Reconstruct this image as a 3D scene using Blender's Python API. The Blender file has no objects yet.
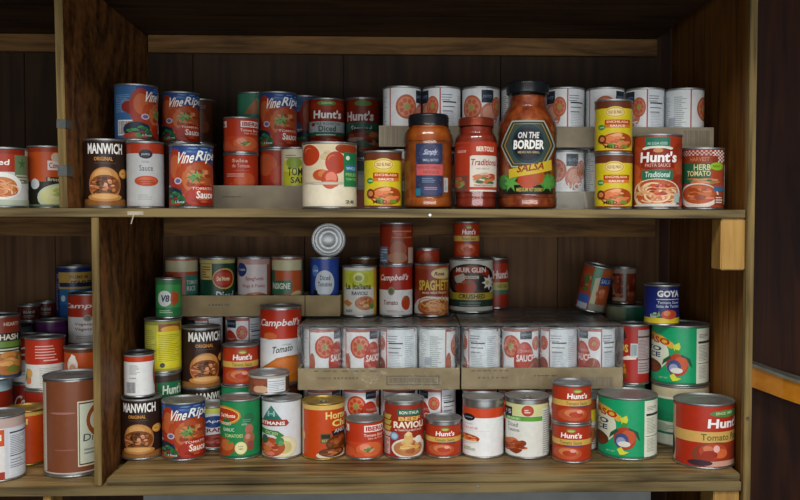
import bpy, bmesh, math, random
from math import sin, cos, pi, radians, asin, sqrt, atan2
from mathutils import Vector, Matrix

scene = bpy.context.scene
COL = scene.collection

# ------------------------------------------------------------------ camera
CAM = Vector((0.5674, -1.58, 0.4953))
YAW, PITCH, ROLL = 0.0311, 0.0366, -0.0021
F, CX, CY = 855.0, 435.94, 250.0
_f0 = Vector((sin(YAW), cos(YAW), 0)); _r0 = Vector((cos(YAW), -sin(YAW), 0)); _u0 = Vector((0, 0, 1))
FW = _f0 * cos(PITCH) - _u0 * sin(PITCH)
_up = _u0 * cos(PITCH) + _f0 * sin(PITCH)
RT = _r0 * cos(ROLL) - _up * sin(ROLL)
UP = _up * cos(ROLL) + _r0 * sin(ROLL)

cam_data = bpy.data.cameras.new('camera')
cam = bpy.data.objects.new('camera', cam_data)
COL.objects.link(cam)
cam_data.sensor_width = 36.0
cam_data.lens = 36.0 * F / 800.0
cam_data.shift_x = -(CX - 400.0) / 800.0
cam.matrix_world = Matrix(((RT.x, UP.x, -FW.x, CAM.x), (RT.y, UP.y, -FW.y, CAM.y), (RT.z, UP.z, -FW.z, CAM.z), (0, 0, 0, 1)))
cam_data.clip_start = 0.05
scene.camera = cam


def project(p):
    d = Vector(p) - CAM
    z = d.dot(FW)
    return CX + F * d.dot(RT) / z, CY - F * d.dot(UP) / z, z


def at(px, py, Y):
    """the point of the plane y = Y seen at pixel (px, py)"""
    ray = FW + RT * ((px - CX) / F) + UP * ((CY - py) / F)
    return CAM + ray * ((Y - CAM.y) / ray.y)


# ------------------------------------------------------------------ materials
MATS = {}


def lin(c):
    return c / 12.92 if c <= 0.04045 else ((c + 0.055) / 1.055) ** 2.4


def rgb(hexs):
    return tuple(lin(int(hexs[i:i + 2], 16) / 255.0) for i in (0, 2, 4)) + (1.0,)


def new_mat(name):
    m = bpy.data.materials.new(name)
    m.use_nodes = True
    nt = m.node_tree
    return m, nt, nt.nodes['Principled BSDF']


def ink(hexs):
    """printed paper of one colour, with a faint procedural mottling"""
    if hexs in MATS:
        return MATS[hexs]
    m, nt, b = new_mat('print_' + hexs)
    b.inputs['Roughness'].default_value = 0.38
    b.inputs['Specular IOR Level'].default_value = 0.35
    tc = nt.nodes.new('ShaderNodeTexCoord')
    n = nt.nodes.new('ShaderNodeTexNoise'); n.inputs['Scale'].default_value = 90
    mx = nt.nodes.new('ShaderNodeMix'); mx.data_type = 'RGBA'
    c = list(rgb(hexs))
    if c[0] > 4 * c[1] and c[0] > 4 * c[2]:
        c[1] = c[1] * 1.25 + .004; c[2] *= .75; c[0] *= .92
    mx.inputs[6].default_value = tuple(x * 0.86 for x in c[:3]) + (1,)
    mx.inputs[7].default_value = tuple(min(1, x * 1.08) for x in c[:3]) + (1,)
    nt.links.new(tc.outputs['Object'], n.inputs['Vector'])
    nt.links.new(n.outputs['Fac'], mx.inputs[0])
    nt.links.new(mx.outputs[2], b.inputs['Base Color'])
    MATS[hexs] = m
    return m


def metal(name, hexs, rough=0.33, metallic=0.9):
    if name in MATS:
        return MATS[name]
    m, nt, b = new_mat(name)
    b.inputs['Metallic'].default_value = metallic
    tc = nt.nodes.new('ShaderNodeTexCoord')
    n = nt.nodes.new('ShaderNodeTexNoise'); n.inputs['Scale'].default_value = 140
    r = nt.nodes.new('ShaderNodeMapRange')
    r.inputs[3].default_value = rough - 0.07; r.inputs[4].default_value = rough + 0.09
    nt.links.new(tc.outputs['Object'], n.inputs['Vector'])
    nt.links.new(n.outputs['Fac'], r.inputs[0])
    nt.links.new(r.outputs[0], b.inputs['Roughness'])
    b.inputs['Base Color'].default_value = rgb(hexs)
    MATS[name] = m
    return m


def wood(name, dark, light, axis=0, scale=1.0, stretch=14.0, rough=0.6, knots=0.0, bump=0.15, seed=0.0, swirl=2.2):
    m, nt, b = new_mat(name)
    L = nt.links.new
    tc = nt.nodes.new('ShaderNodeTexCoord')
    mp = nt.nodes.new('ShaderNodeMapping')
    s = [26.0 * scale] * 3
    s[axis] = 26.0 * scale / stretch
    mp.inputs['Scale'].default_value = s
    mp.inputs['Location'].default_value = (seed, seed * 1.7, seed * 0.6)
    n1 = nt.nodes.new('ShaderNodeTexNoise'); n1.inputs['Scale'].default_value = 1.0
    n1.inputs['Detail'].default_value = 6; n1.inputs['Distortion'].default_value = swirl
    n2 = nt.nodes.new('ShaderNodeTexNoise'); n2.inputs['Scale'].default_value = 4.5
    n2.inputs['Detail'].default_value = 4
    n3 = nt.nodes.new('ShaderNodeTexNoise'); n3.inputs['Scale'].default_value = 7
    L(tc.outputs['Object'], mp.inputs['Vector'])
    L(mp.outputs[0], n1.inputs['Vector']); L(mp.outputs[0], n2.inputs['Vector']); L(tc.outputs['Object'], n3.inputs['Vector'])
    a = nt.nodes.new('ShaderNodeMath'); a.operation = 'MULTIPLY_ADD'
    L(n2.outputs['Fac'], a.inputs[0]); a.inputs[1].default_value = 0.35; L(n1.outputs['Fac'], a.inputs[2])
    a2 = nt.nodes.new('ShaderNodeMath'); a2.operation = 'MULTIPLY_ADD'
    L(n3.outputs['Fac'], a2.inputs[0]); a2.inputs[1].default_value = 0.35; L(a.outputs[0], a2.inputs[2])
    r = nt.nodes.new('ShaderNodeValToRGB')
    r.color_ramp.elements[0].position = 0.66; r.color_ramp.elements[0].color = rgb(dark)
    r.color_ramp.elements[1].position = 1.04; r.color_ramp.elements[1].color = rgb(light)
    L(a2.outputs[0], r.inputs[0])
    L(r.outputs[0], b.inputs['Base Color'])
    bp = nt.nodes.new('ShaderNodeBump'); bp.inputs['Strength'].default_value = bump; bp.inputs['Distance'].default_value = 0.002
    L(a.outputs[0], bp.inputs['Height']); L(bp.outputs[0], b.inputs['Normal'])
    b.inputs['Roughness'].default_value = rough
    b.inputs['Specular IOR Level'].default_value = 0.25
    return m


def plywood(name, dark, light, seed=0.0):
    """rotary-cut plywood face: swirling cathedral figure in the y-z plane"""
    m, nt, b = new_mat(name)
    L = nt.links.new
    tc = nt.nodes.new('ShaderNodeTexCoord')
    mp = nt.nodes.new('ShaderNodeMapping'); mp.inputs['Scale'].default_value = (4.0, 5.5, 2.2); mp.inputs['Location'].default_value = (seed, seed, seed)
    mp.inputs['Rotation'].default_value = (radians(28), 0, 0)
    n1 = nt.nodes.new('ShaderNodeTexNoise'); n1.inputs['Scale'].default_value = 1.0; n1.inputs['Detail'].default_value = 2.5; n1.inputs['Distortion'].default_value = 1.2
    n2 = nt.nodes.new('ShaderNodeTexNoise'); n2.inputs['Scale'].default_value = 60; n2.inputs['Detail'].default_value = 3
    L(tc.outputs['Object'], mp.inputs[0]); L(mp.outputs[0], n1.inputs['Vector']); L(tc.outputs['Object'], n2.inputs['Vector'])
    k = nt.nodes.new('ShaderNodeMath'); k.operation = 'MULTIPLY'; k.inputs[1].default_value = 36
    s = nt.nodes.new('ShaderNodeMath'); s.operation = 'SINE'
    L(n1.outputs['Fac'], k.inputs[0]); L(k.outputs[0], s.inputs[0])
    ad = nt.nodes.new('ShaderNodeMath'); ad.operation = 'MULTIPLY_ADD'; ad.inputs[1].default_value = .17
    L(s.outputs[0], ad.inputs[0]); L(n2.outputs['Fac'], ad.inputs[2])
    r = nt.nodes.new('ShaderNodeValToRGB')
    r.color_ramp.elements[0].position = .25; r.color_ramp.elements[0].color = rgb(dark)
    r.color_ramp.elements[1].position = .75; r.color_ramp.elements[1].color = rgb(light)
    L(ad.outputs[0], r.inputs[0]); L(r.outputs[0], b.inputs['Base Color'])
    b.inputs['Roughness'].default_value = .6; b.inputs['Specular IOR Level'].default_value = .25
    return m


def mottled(name, c1, c2, scale=40, rough=0.6, spec=0.3, coat=0.0, bump=0.0, detail=4):
    m, nt, b = new_mat(name)
    L = nt.links.new
    tc = nt.nodes.new('ShaderNodeTexCoord')
    n = nt.nodes.new('ShaderNodeTexNoise'); n.inputs['Scale'].default_value = scale; n.inputs['Detail'].default_value = detail
    r = nt.nodes.new('ShaderNodeValToRGB')
    r.color_ramp.elements[0].position = 0.35; r.color_ramp.elements[0].color = rgb(c1)
    r.color_ramp.elements[1].position = 0.68; r.color_ramp.elements[1].color = rgb(c2)
    L(tc.outputs['Object'], n.inputs['Vector']); L(n.outputs['Fac'], r.inputs[0]); L(r.outputs[0], b.inputs['Base Color'])
    b.inputs['Roughness'].default_value = rough; b.inputs['Specular IOR Level'].default_value = spec
    b.inputs['Coat Weight'].default_value = coat
    if bump:
        bp = nt.nodes.new('ShaderNodeBump'); bp.inputs['Strength'].default_value = bump; bp.inputs['Distance'].default_value = 0.001
        L(n.outputs['Fac'], bp.inputs['Height']); L(bp.outputs[0], b.inputs['Normal'])
    return m


def clear(name, tint, gloss=0.12, diffuse=0.0, rough=0.05, bump=0.0, scale=30):
    """clear sheet or glass wall: see-through with a gloss that grows at grazing angles"""
    m, nt, b = new_mat(name)
    L = nt.links.new
    nt.nodes.remove(b)
    out = nt.nodes['Material Output']
    tr = nt.nodes.new('ShaderNodeBsdfTransparent'); tr.inputs[0].default_value = rgb(tint)
    gl = nt.nodes.new('ShaderNodeBsdfGlossy'); gl.inputs['Roughness'].default_value = rough
    df = nt.nodes.new('ShaderNodeBsdfDiffuse'); df.inputs[0].default_value = (.8, .82, .82, 1)
    lw = nt.nodes.new('ShaderNodeLayerWeight'); lw.inputs['Blend'].default_value = 0.25
    ad = nt.nodes.new('ShaderNodeMath'); ad.operation = 'MULTIPLY_ADD'; ad.inputs[1].default_value = 0.7; ad.inputs[2].default_value = gloss
    L(lw.outputs['Fresnel'], ad.inputs[0])
    m1 = nt.nodes.new('ShaderNodeMixShader'); m2 = nt.nodes.new('ShaderNodeMixShader')
    m1.inputs[0].default_value = diffuse
    L(tr.outputs[0], m1.inputs[1]); L(df.outputs[0], m1.inputs[2])
    L(ad.outputs[0], m2.inputs[0]); L(m1.outputs[0], m2.inputs[1]); L(gl.outputs[0], m2.inputs[2])
    L(m2.outputs[0], out.inputs['Surface'])
    if bump:
        tc = nt.nodes.new('ShaderNodeTexCoord')
        mp = nt.nodes.new('ShaderNodeMapping'); mp.inputs['Scale'].default_value = (1.0, 1.0, 0.25)
        n = nt.nodes.new('ShaderNodeTexNoise'); n.inputs['Scale'].default_value = scale; n.inputs['Detail'].default_value = 3; n.inputs['Distortion'].default_value = 1.5
        bp = nt.nodes.new('ShaderNodeBump'); bp.inputs['Strength'].default_value = bump; bp.inputs['Distance'].default_value = 0.004
        L(tc.outputs['Object'], mp.inputs[0]); L(mp.outputs[0], n.inputs['Vector']); L(n.outputs['Fac'], bp.inputs['Height'])
        L(bp.outputs[0], gl.inputs['Normal'])
    return m


M_TIN = metal('tin_plate', 'a9aaa8', 0.32)
M_LID = metal('tin_end', 'a4a6a6', 0.46)
M_GOLD = metal('gold_lacquer_tin', 'b59a52', 0.36)
M_BLUEEND = metal('blue_lacquer_tin', '4f7fa8', 0.4)
M_DARKEND = metal('dark_tin_end', '55585c', 0.4)
M_PURPLE = mottled('plum_plastic', '4a2c30', '5e3a3c', 60, 0.4)
M_BLACKLID = mottled('black_lacquer', '0c0e12', '1a1d22', 50, 0.3, 0.5)
M_COPPER = metal('copper_lacquer', '8a3a24', 0.34, 0.6)
M_CARD = mottled('corrugated_cardboard', '93805f', 'a8946e', 25, 0.85, 0.1)
M_CARDGREY = mottled('grey_board', '857b6a', '978c78', 25, 0.85, 0.1)
M_CARDINK = ink('6a5c48')
M_WRAP = clear('shrink_wrap_film', 'f8fafa', 0.015, 0.022, 0.16, 0.8, 34)
M_WRAPTOP = clear('shrink_wrap_film_top', 'eef2f0', 0.07, 0.4, 0.2, 1.0, 26)  # white diffuse: film haze plus its bright reflections put into the colour
M_GLASS = clear('jar_glass', 'ffffff', 0.04, 0.0, 0.08)


# ------------------------------------------------------------------ objects
def link(o, parent=None):
    COL.objects.link(o)
    if parent is not None:
        o.parent = parent
    return o


def mesh_obj(name, bm, mats, parent=None, smooth=False):
    me = bpy.data.meshes.new(name)
    bm.to_mesh(me); bm.free()
    if not isinstance(mats, (list, tuple)):
        mats = [mats]
    for m in mats:
        me.materials.append(m)
    if smooth:
        for p in me.polygons:
            p.use_smooth = True
    return link(bpy.data.objects.new(name, me), parent)


def tag(o, label, cat, group=None):
    o['label'] = label; o['category'] = cat
    if group:
        o['group'] = group
    return o


def empty(name, loc):
    e = bpy.data.objects.new(name, None)
    e.empty_display_size = 0.03
    e.location = loc
    return link(e)


def add_box(bm, x0, x1, y0, y1, z0, z1, bevel=0.0):
    v = [bm.verts.new(p) for p in ((x0, y0, z0), (x1, y0, z0), (x1, y1, z0), (x0, y1, z0), (x0, y0, z1), (x1, y0, z1), (x1, y1, z1), (x0, y1, z1))]
    fs = [bm.faces.new([v[i] for i in q]) for q in ((0, 3, 2, 1), (4, 5, 6, 7), (0, 1, 5, 4), (1, 2, 6, 5), (2, 3, 7, 6), (3, 0, 4, 7))]
    if bevel:
        es = list({e for f in fs for e in f.edges})
        bmesh.ops.bevel(bm, geom=es, offset=bevel, segments=2, affect='EDGES')


def add_lathe(bm, prof, seg=48, cap0=False, cap1=False):
    rings = []
    for r, z in prof:
        if r < 1e-6:
            rings.append([bm.verts.new((0, 0, z))])
        else:
            rings.append([bm.verts.new((r * cos(2 * pi * i / seg), r * sin(2 * pi * i / seg), z)) for i in range(seg)])
    for a, b in zip(rings, rings[1:]):
        for i in range(seg):
            j = (i + 1) % seg
            if len(a) == 1 and len(b) == 1:
                continue
            if len(a) == 1:
                bm.faces.new((a[0], b[j], b[i]))
            elif len(b) == 1:
                bm.faces.new((a[i], a[j], b[0]))
            else:
                bm.faces.new((a[i], a[j], b[j], b[i]))


def sharp(o, ang=35):
    me = o.data
    for p in me.polygons:
        p.use_smooth = True
    try:
        me.set_sharp_from_angle(angle=radians(ang))
    except Exception:
        pass


# ------------------------------------------------------------------ printed labels
def ux(x):
    """x across the face of a can as seen (-1..1 from edge to edge) -> degrees round the can"""
    if x > 1:
        return 90 + (x - 1) * 90
    if x < -1:
        return -90 + (x + 1) * 90
    return math.degrees(asin(x))


_text_cache = {}


def text_mesh(s, bold):
    k = (s, bold)
    if k in _text_cache:
        return _text_cache[k]
    cu = bpy.data.curves.new('lettering', 'FONT')
    cu.body = s; cu.resolution_u = 2; cu.offset = bold
    cu.fill_mode = 'FRONT' if cu.dimensions == '2D' else 'FRONT'
    ob = bpy.data.objects.new('lettering', cu)
    COL.objects.link(ob)
    dg = bpy.context.evaluated_depsgraph_get()
    dg.update()
    me = ob.evaluated_get(dg).to_mesh()
    vs = [(v.co.x, v.co.y) for v in me.vertices]
    fs = [tuple(p.vertices) for p in me.polygons]
    ob.evaluated_get(dg).to_mesh_clear()
    COL.objects.unlink(ob); bpy.data.objects.remove(ob); bpy.data.curves.remove(cu)
    x0 = min(v[0] for v in vs); x1 = max(v[0] for v in vs); y0 = min(v[1] for v in vs); y1 = max(v[1] for v in vs)
    vs = [((x - x0) / (x1 - x0), (y - y0) / (y1 - y0)) for x, y in vs]
    _text_cache[k] = (vs, fs)
    return vs, fs


class Art:
    """flat art of a label in (degrees, height 0..1); later wrapped round a can"""

    def __init__(self, base):
        self.items = []          # (verts, faces, colour, layer)
        self.layer = 0; self.hold = False
        self.rect_deg(-180, 180, 0, 1, base)

    def put(self, pts, fs, c):
        if not self.hold:
            self.layer += 1
        self.items.append((pts, fs, c, self.layer))
        return self

    def rect_deg(self, u0, u1, v0, v1, c):
        return self.put([(u0, v0), (u1, v0), (u1, v1), (u0, v1)], [(0, 1, 2, 3)], c)

    def R(self, x0, x1, v0, v1, c):
        return self.rect_deg(ux(x0), ux(x1), v0, v1, c)

    def E(self, x, v, rx, rv, c, n=24, a0=0, a1=360, tilt=0, wob=0, seed=0):
        ua, ub = ux(x - rx), ux(x + rx)
        uc, ur = (ua + ub) / 2, (ub - ua) / 2
        return self.ED(uc, v, ur, rv, c, n, a0, a1, wob, seed)

    def ED(self, uc, v, ur, rv, c, n=24, a0=0, a1=360, wob=0, seed=0):
        rnd = random.Random(seed)
        pts = []
        for i in range(n + (0 if a1 - a0 == 360 else 1)):
            a = radians(a0 + (a1 - a0) * i / n)
            k = 1 + (rnd.uniform(-wob, wob) if wob else 0)
            pts.append((uc + ur * k * cos(a), min(0.995, max(0.005, v + rv * k * sin(a)))))
        self.put(pts, [tuple(range(len(pts)))], c); return self

    def P(self, pts, c):
        self.put([(ux(x), v) for x, v in pts], [tuple(range(len(pts)))], c); return self

    def T(self, s, x0, x1, v0, v1, c, shear=0.0, bold=0.012, slope=0.0):
        vs, fs = text_mesh(s, bold)
        ua, ub = ux(x0), ux(x1)
        pts = [(ua + (ub - ua) * (x + shear * (y - 0.5) * (v1 - v0) * 150 / max(20, abs(ub - ua))), v0 + (v1 - v0) * y + slope * x) for x, y in vs]
        self.put(pts, fs, c); return self

    def lines(self, x0, x1, v0, v1, n, c, seed=0, thick=0.45):
        rnd = random.Random(seed)
        if n >= 6:
            n = int(n * 1.7)
        ua, ub = ux(x0), ux(x1)
        h = (v1 - v0) / n
        self.layer += 1; self.hold = True
        for i in range(n):
            w = rnd.uniform(0.55, 1.0)
            y = v1 - (i + 1) * h
            self.rect_deg(ua, ua + (ub - ua) * w, y, y + h * thick, c)
        self.hold = False
        return self

    def bars(self, x0, x1, v0, v1, c='1c1c20', bg='e6e6e6', seed=3):
        ua, ub = ux(x0), ux(x1)
        self.rect_deg(ua - 2, ub + 2, v0 - .02, v1 + .02, bg)
        rnd = random.Random(seed); u = ua
        self.layer += 1; self.hold = True
        while u < ub - 1:
            w = rnd.uniform(.7, 2.0)
            self.rect_deg(u, min(ub, u + w), v0, v1, c)
            u += w + rnd.uniform(.7, 1.6)
        self.hold = False
        return self

    def food(self, x, v, rx, rv, cols, n=16, size=0.32, seed=0, base=None):
        if base:
            self.E(x, v, rx, rv, base)
        ua, ub = ux(x - rx), ux(x + rx)
        uc, ur = (ua + ub) / 2, (ub - ua) / 2
        rnd = random.Random(seed)
        for i in range(n):
            a = rnd.uniform(0, 2 * pi); k = sqrt(rnd.random()) * (1 - size)
            s = size * rnd.uniform(.6, 1.2)
            self.ED(uc + ur * k * cos(a), v + rv * k * sin(a), ur * s * rnd.uniform(.7, 1.3), rv * s * rnd.uniform(.6, 1.1), rnd.choice(cols), 9, wob=.15, seed=i)
        return self

    def noodles(self, x, v, rx, rv, cols, n=22, seed=0):
        """strands of pasta"""
        ua, ub = ux(x - rx), ux(x + rx)
        uc, ur = (ua + ub) / 2, (ub - ua) / 2
        rnd = random.Random(seed)
        for i in range(n):
            a = rnd.uniform(0, 2 * pi); k = sqrt(rnd.random()) * .75
            cu, cv = uc + ur * k * cos(a), v + rv * k * sin(a)
            r = rnd.uniform(.25, .5); a0 = rnd.uniform(0, 2 * pi); t = .055
            pts, fs = [], []
            for j in range(9):
                b = a0 + j / 8 * 2.6
                for q in (r - t, r + t):
                    pts.append((cu + ur * q * cos(b), cv + rv * q * sin(b)))
            for j in range(8):
                fs.append((2 * j, 2 * j + 1, 2 * j + 3, 2 * j + 2))
            self.put(pts, fs, rnd.choice(cols))
        return self

    def tomato(self, x, v, rx, rv, c='b8281c', hi='d8604a', leaf='4a7a30', slices=False):
        self.E(x, v, rx, rv, c)
        self.E(x - rx * .25, v + rv * .25, rx * .5, rv * .45, hi)
        self.E(x - rx * .1, v + rv * .02, rx * .62, rv * .6, c)
        if leaf:
            self.star(x, v + rv * .62, rx * .55, rv * .42, leaf)
        return self

    def star(self, x, v, rx, rv, c, n=5, inner=.3):
        ua, ub = ux(x - rx), ux(x + rx)
        uc, ur = (ua + ub) / 2, (ub - ua) / 2
        pts = []
        for i in range(2 * n):
            k = 1 if i % 2 == 0 else inner
            a = pi / 2 + pi * i / n
            pts.append((uc + ur * k * cos(a), v + rv * k * sin(a)))
        self.put(pts, [tuple(range(2 * n))], c); return self

    def slice(self, uc, v, ur, rv, c1='c4413a', c2='e08a70', seed=0):
        """a cut tomato round: rind, flesh, seed chambers"""
        self.ED(uc, v, ur, rv, c1)
        self.ED(uc, v, ur * .82, rv * .82, c2)
        for i in range(7):
            a = 2 * pi * i / 7 + seed
            self.ED(uc + ur * .52 * cos(a), v + rv * .52 * sin(a), ur * .2, rv * .2, c1, 8)
        self.ED(uc, v, ur * .26, rv * .26, '8a9a4a', 8)
        return self

    def build(self, name, R, z0, z1, eps=0.00003, step=5.0):
        """wrap the art round a cylinder of radius R between heights z0 and z1"""
        bm = bmesh.new()
        mats, idx = [], {}
        eps = min(eps, .0011 / (self.layer + 1))
        for pts, fs, c, k in self.items:
            if c not in idx:
                idx[c] = len(mats); mats.append(ink(c))
            vv = [bm.verts.new((u, v, k)) for u, v in pts]
            for f in fs:
                try:
                    face = bm.faces.new([vv[i] for i in f])
                except ValueError:
                    continue
                face.material_index = idx[c]
                face.normal_update()
        big = [f for f in bm.faces if len(f.verts) > 4]
        if big:
            bmesh.ops.triangulate(bm, faces=big)
        for f in bm.faces:                                 # all faces the same way up
            if f.normal.z < 0 or (f.normal.length < .5):
                f.normal_update()
                if f.normal.z < 0:
                    f.normal_flip()
        u = -180 + step
        while u < 179:
            fs = [f for f in bm.faces if min(v.co.x for v in f.verts) < u - .01 and max(v.co.x for v in f.verts) > u + .01]
            if fs:
                es = {e for f in fs for e in f.edges}; vs = {v for f in fs for v in f.verts}
                bmesh.ops.bisect_plane(bm, geom=list(fs) + list(es) + list(vs), plane_co=(u, 0, 0), plane_no=(1, 0, 0), dist=1e-4)
            u += step
        h = radians(step / 2); nrm = []
        for v in bm.verts:                                 # all layers follow the same many-sided prism
            a = radians(v.co.x - 90)
            du = radians((v.co.x + 180) % step) - h
            r = (R + v.co.z * eps) * cos(h) / cos(du)
            nrm.append((cos(a), sin(a), 0))
            v.co = Vector((r * cos(a), r * sin(a), z0 + (z1 - z0) * v.co.y))
        me = bpy.data.meshes.new(name)
        bm.to_mesh(me); bm.free()
        for m in mats:
            me.materials.append(m)
        for p in me.polygons:
            p.use_smooth = True
        me.normals_split_custom_set_from_vertices(nrm)
        return me


# ------------------------------------------------------------------ cans
_can_mesh = {}
_label_mesh = {}
ART = {}           # design name -> function returning Art
BAND = {}          # design name -> (bottom, top) share of the can's height that the paper covers
PLACED = []


def tin_meshes(R, H, end):
    k = (round(R, 4), round(H, 4), end)
    if k in _can_mesh:
        return _can_mesh[k]
    mat_end = {'tin': M_LID, 'gold': M_GOLD, 'blue': M_BLUEEND, 'dark': M_DARKEND}[end]
    mat_body = M_GOLD if end == 'gold' else M_TIN
    w = R - 0.0014
    bm = bmesh.new()
    prof = [(0, .0016), (R - .004, .0016), (R - .003, 0.0004), (R - .0012, 0), (R - .0002, .0006), (R, .0018), (R - .0003, .0032), (w - .0006, .0042)]
    nb = 6
    for i in range(nb * 4 + 1):                            # rolled beads round the wall
        z = .12 * H + (.76 * H) * i / (nb * 4)
        prof.append((w - .0006 - (.0007 if i % 4 in (1, 2) else 0), z))
    prof += [(w - .0006, H - .0042), (R - .0003, H - .0032)]
    add_lathe(bm, prof, 56)
    me1 = bpy.data.meshes.new('tin_body'); bm.to_mesh(me1); bm.free(); me1.materials.append(mat_body)
    bm = bmesh.new()
    prof = [(R - .0003, H - .0033), (R, H - .0018), (R - .0003, H - .0005), (R - .0012, H), (R - .0024, H - .0004), (R - .0031, H - .0036),
            (R - .0062, H - .0042), (R - .008, H - .0032), (R * .80, H - .0032), (R * .77, H - .0042), (R * .62, H - .0042), (R * .59, H - .0034),
            (R * .40, H - .0034), (R * .37, H - .0042), (0, H - .0042)]
    add_lathe(bm, prof, 56)
    me2 = bpy.data.meshes.new('lid'); bm.to_mesh(me2); bm.free(); me2.materials.append(mat_end)
    for me in (me1, me2):
        for p in me.polygons:
            p.use_smooth = True
        try:
            me.set_sharp_from_angle(angle=radians(40))
        except Exception:
            pass
    _can_mesh[k] = (me1, me2)
    return me1, me2


def pull_tab(R, H, root):
    """ring pull riveted to an easy-open end"""
    bm = bmesh.new()
    n = 20; t = .0011
    for i in range(n):
        a0, a1 = 2 * pi * i / n, 2 * pi * (i + 1) / n
        q = []
        for a in (a0, a1):
            for (rr, zz) in ((.0075, -t), (.0105, -t), (.0105, t), (.0075, t)):
                q.append(bm.verts.new((rr * cos(a), -R * .5 + rr * 1.15 * sin(a), H - .0015 + zz * .8)))
        for j in range(4):
            k = (j + 1) % 4
            bm.faces.new((q[j], q[k], q[4 + k], q[4 + j]))
    add_box(bm, -.004, .004, -R * .5 + .009, -R * .5 + .02, H - .0026, H - .0008)
    bmesh.ops.remove_doubles(bm, verts=bm.verts, dist=1e-6)
    return mesh_obj('pull_tab', bm, M_TIN, root)


def sil_top(px, Y, R, z):
    """picture row of the highest visible point of a can's rim at height z"""
    x = at(px, 250, Y).x
    return min(project((x, Y - R, z))[1], project((x, Y + R, z))[1])


def height_at(px, py, Y):
    return at(px, py, Y).z


def can(name, label, cat, design, px0, px1, Y, z, H, rot=0, group=None, end='tin', tab=False, R=None, tilt=None):
    """a food can whose sides are seen at px0 and px1, with its axis at depth Y, standing at height z.
    H is its height, or, when larger than 1, the picture row its top reaches.
    rot turns the label round the can (degrees, + to the right as seen)."""
    pxc = (px0 + px1) / 2
    p = at(pxc, 250, Y)
    for _ in range(2):
        _, py, dep = project((p.x, Y, z + (H if H < 1 else .12) / 2))
        p = at(pxc, py, Y)
    if R is None:
        R = round((px1 - px0) / 2 * dep / F * .998, 4)
    if H > 1:
        lo, hi = z, z + .4
        for _ in range(30):
            m = (lo + hi) / 2
            if sil_top(pxc, Y, R, m) > H:
                lo = m
            else:
                hi = m
        H = round(lo - z, 4)
    return can_at(name, label, cat, design, p.x, Y, z, R, H, rot, group, end, tab, tilt)


def under(name, label, cat, design, px0, px1, Y, z, base, rot=0, group=None, end='tin'):
    """a can that carries another one whose foot is seen at picture row base"""
    pxc = (px0 + px1) / 2
    dep = project((at(pxc, 250, Y).x, Y, z + .06))[2]
    R = (px1 - px0) / 2 * dep / F
    H = round(height_at(pxc, base, Y - R) - z - .0006, 4)
    return can(name, label, cat, design, px0, px1, Y, z, H, rot, group, end)


def can_at(name, label, cat, design, x, Y, z, R, H, rot=0, group=None, end='tin', tab=False, tilt=None):
    z += .0004
    root = empty(name, (x, Y, z))
    face = -atan2(x - CAM.x, Y - CAM.y)                     # u = 0 faces the viewer's place
    root.rotation_euler = (0, 0, face + radians(rot))
    if tilt:
        root.rotation_euler = tilt
    tag(root, label, cat, group)
    m1, m2 = tin_meshes(R, H, end)
    link(bpy.data.objects.new('tin_body', m1), root)
    lid = link(bpy.data.objects.new('lid', m2), root)
    k = (design, round(R, 4), round(H, 4))
    if k not in _label_mesh:
        b0, b1 = BAND.get(design, (.035, .965))
        z0, z1 = max(.0042, b0 * H), min(H - .0042, b1 * H)
        _label_mesh[k] = ART[design]().build('paper_label', R - .0013, z0, z1)
    link(bpy.data.objects.new('paper_label', _label_mesh[k]), root)
    if tab:
        pull_tab(R, H, lid)
    PLACED.append((label, x, Y, z, R, H))
    return z + H


# ------------------------------------------------------------------ designs, as each is seen face on
def design(name, band=None):
    def deco(fn):
        ART[name] = fn
        if band:
            BAND[name] = band
        return fn
    return deco


W, K = 'f2f0ea', '14120f'
MEAT = ['7a3a1c', '8e4a24', 'a85c34', '5c2814', 'b87848']
TOMS = ['b02c1c', 'c8402a', 'd8583c', '8c2014']
PASTA = ['d8a050', 'e4b868', 'c47830', 'b84a24', 'ecd090']


@design('sloppy')
def _():
    a = Art('2e1c15')
    a.rect_deg(-180, -100, .02, .98, '3a241a').lines(-1.8, -1.25, .25, .85, 9, 'c8b8a0', 4)
    a.R(-1.05, 1.05, 0, .10, '8a5a2c')
    a.T('MANWICH', -.80, .80, .80, .965, W, 0, .03)
    a.T('ORIGINAL', -.52, .36, .695, .755, 'd09040', 0, .02)
    a.R(-.5, .5, .655, .662, '6a4a30')
    a.E(-.02, .33, .74, .27, 'a8683a').E(-.02, .42, .62, .17, 'c08848').E(-.1, .48, .4, .08, 'd09c60')
    a.food(-.02, .31, .70, .17, MEAT + ['c8845c', '4a1c0c', 'd89a78'], 70, .15, 3, '7a3a20')
    a.E(-.02, .13, .76, .065, 'b87c40').E(-.02, .145, .6, .04, 'd0a060')
    a.E(.80, .50, .17, .075, 'c8883a').E(.80, .50, .12, .05, 'e0a850').T('NEW', .73, .87, .48, .52, '6a3a18')
    return a


@design('sauceplain')
def _():
    a = Art('b6b7b6')
    a.rect_deg(-180, 180, .84, 1, 'a62a1c')
    a.E(.02, .83, .36, .075, '1c2026').T('pantry', -.2, .24, .80, .845, 'a8b4c0')
    a.T('tomato', -.2, .2, .69, .73, '8a8a8a').T('Sauce', -.32, .40, .56, .655, '4a5060', 0, .006)
    a.R(-.5, .5, .525, .53, 'b0b0b0')
    a.E(.05, .40, .62, .085, 'b83a28').E(.05, .41, .5, .055, 'cc5038').lines(-.4, .5, .37, .43, 2, '9a2a1c', 2)
    a.lines(-.4, .4, .10, .2, 3, 'a0a0a0', 1)
    a.lines(1.2, 1.75, .3, .75, 12, '70706c', 5)
    a.bars(-1.55, -1.15, .2, .45)
    return a


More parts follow.
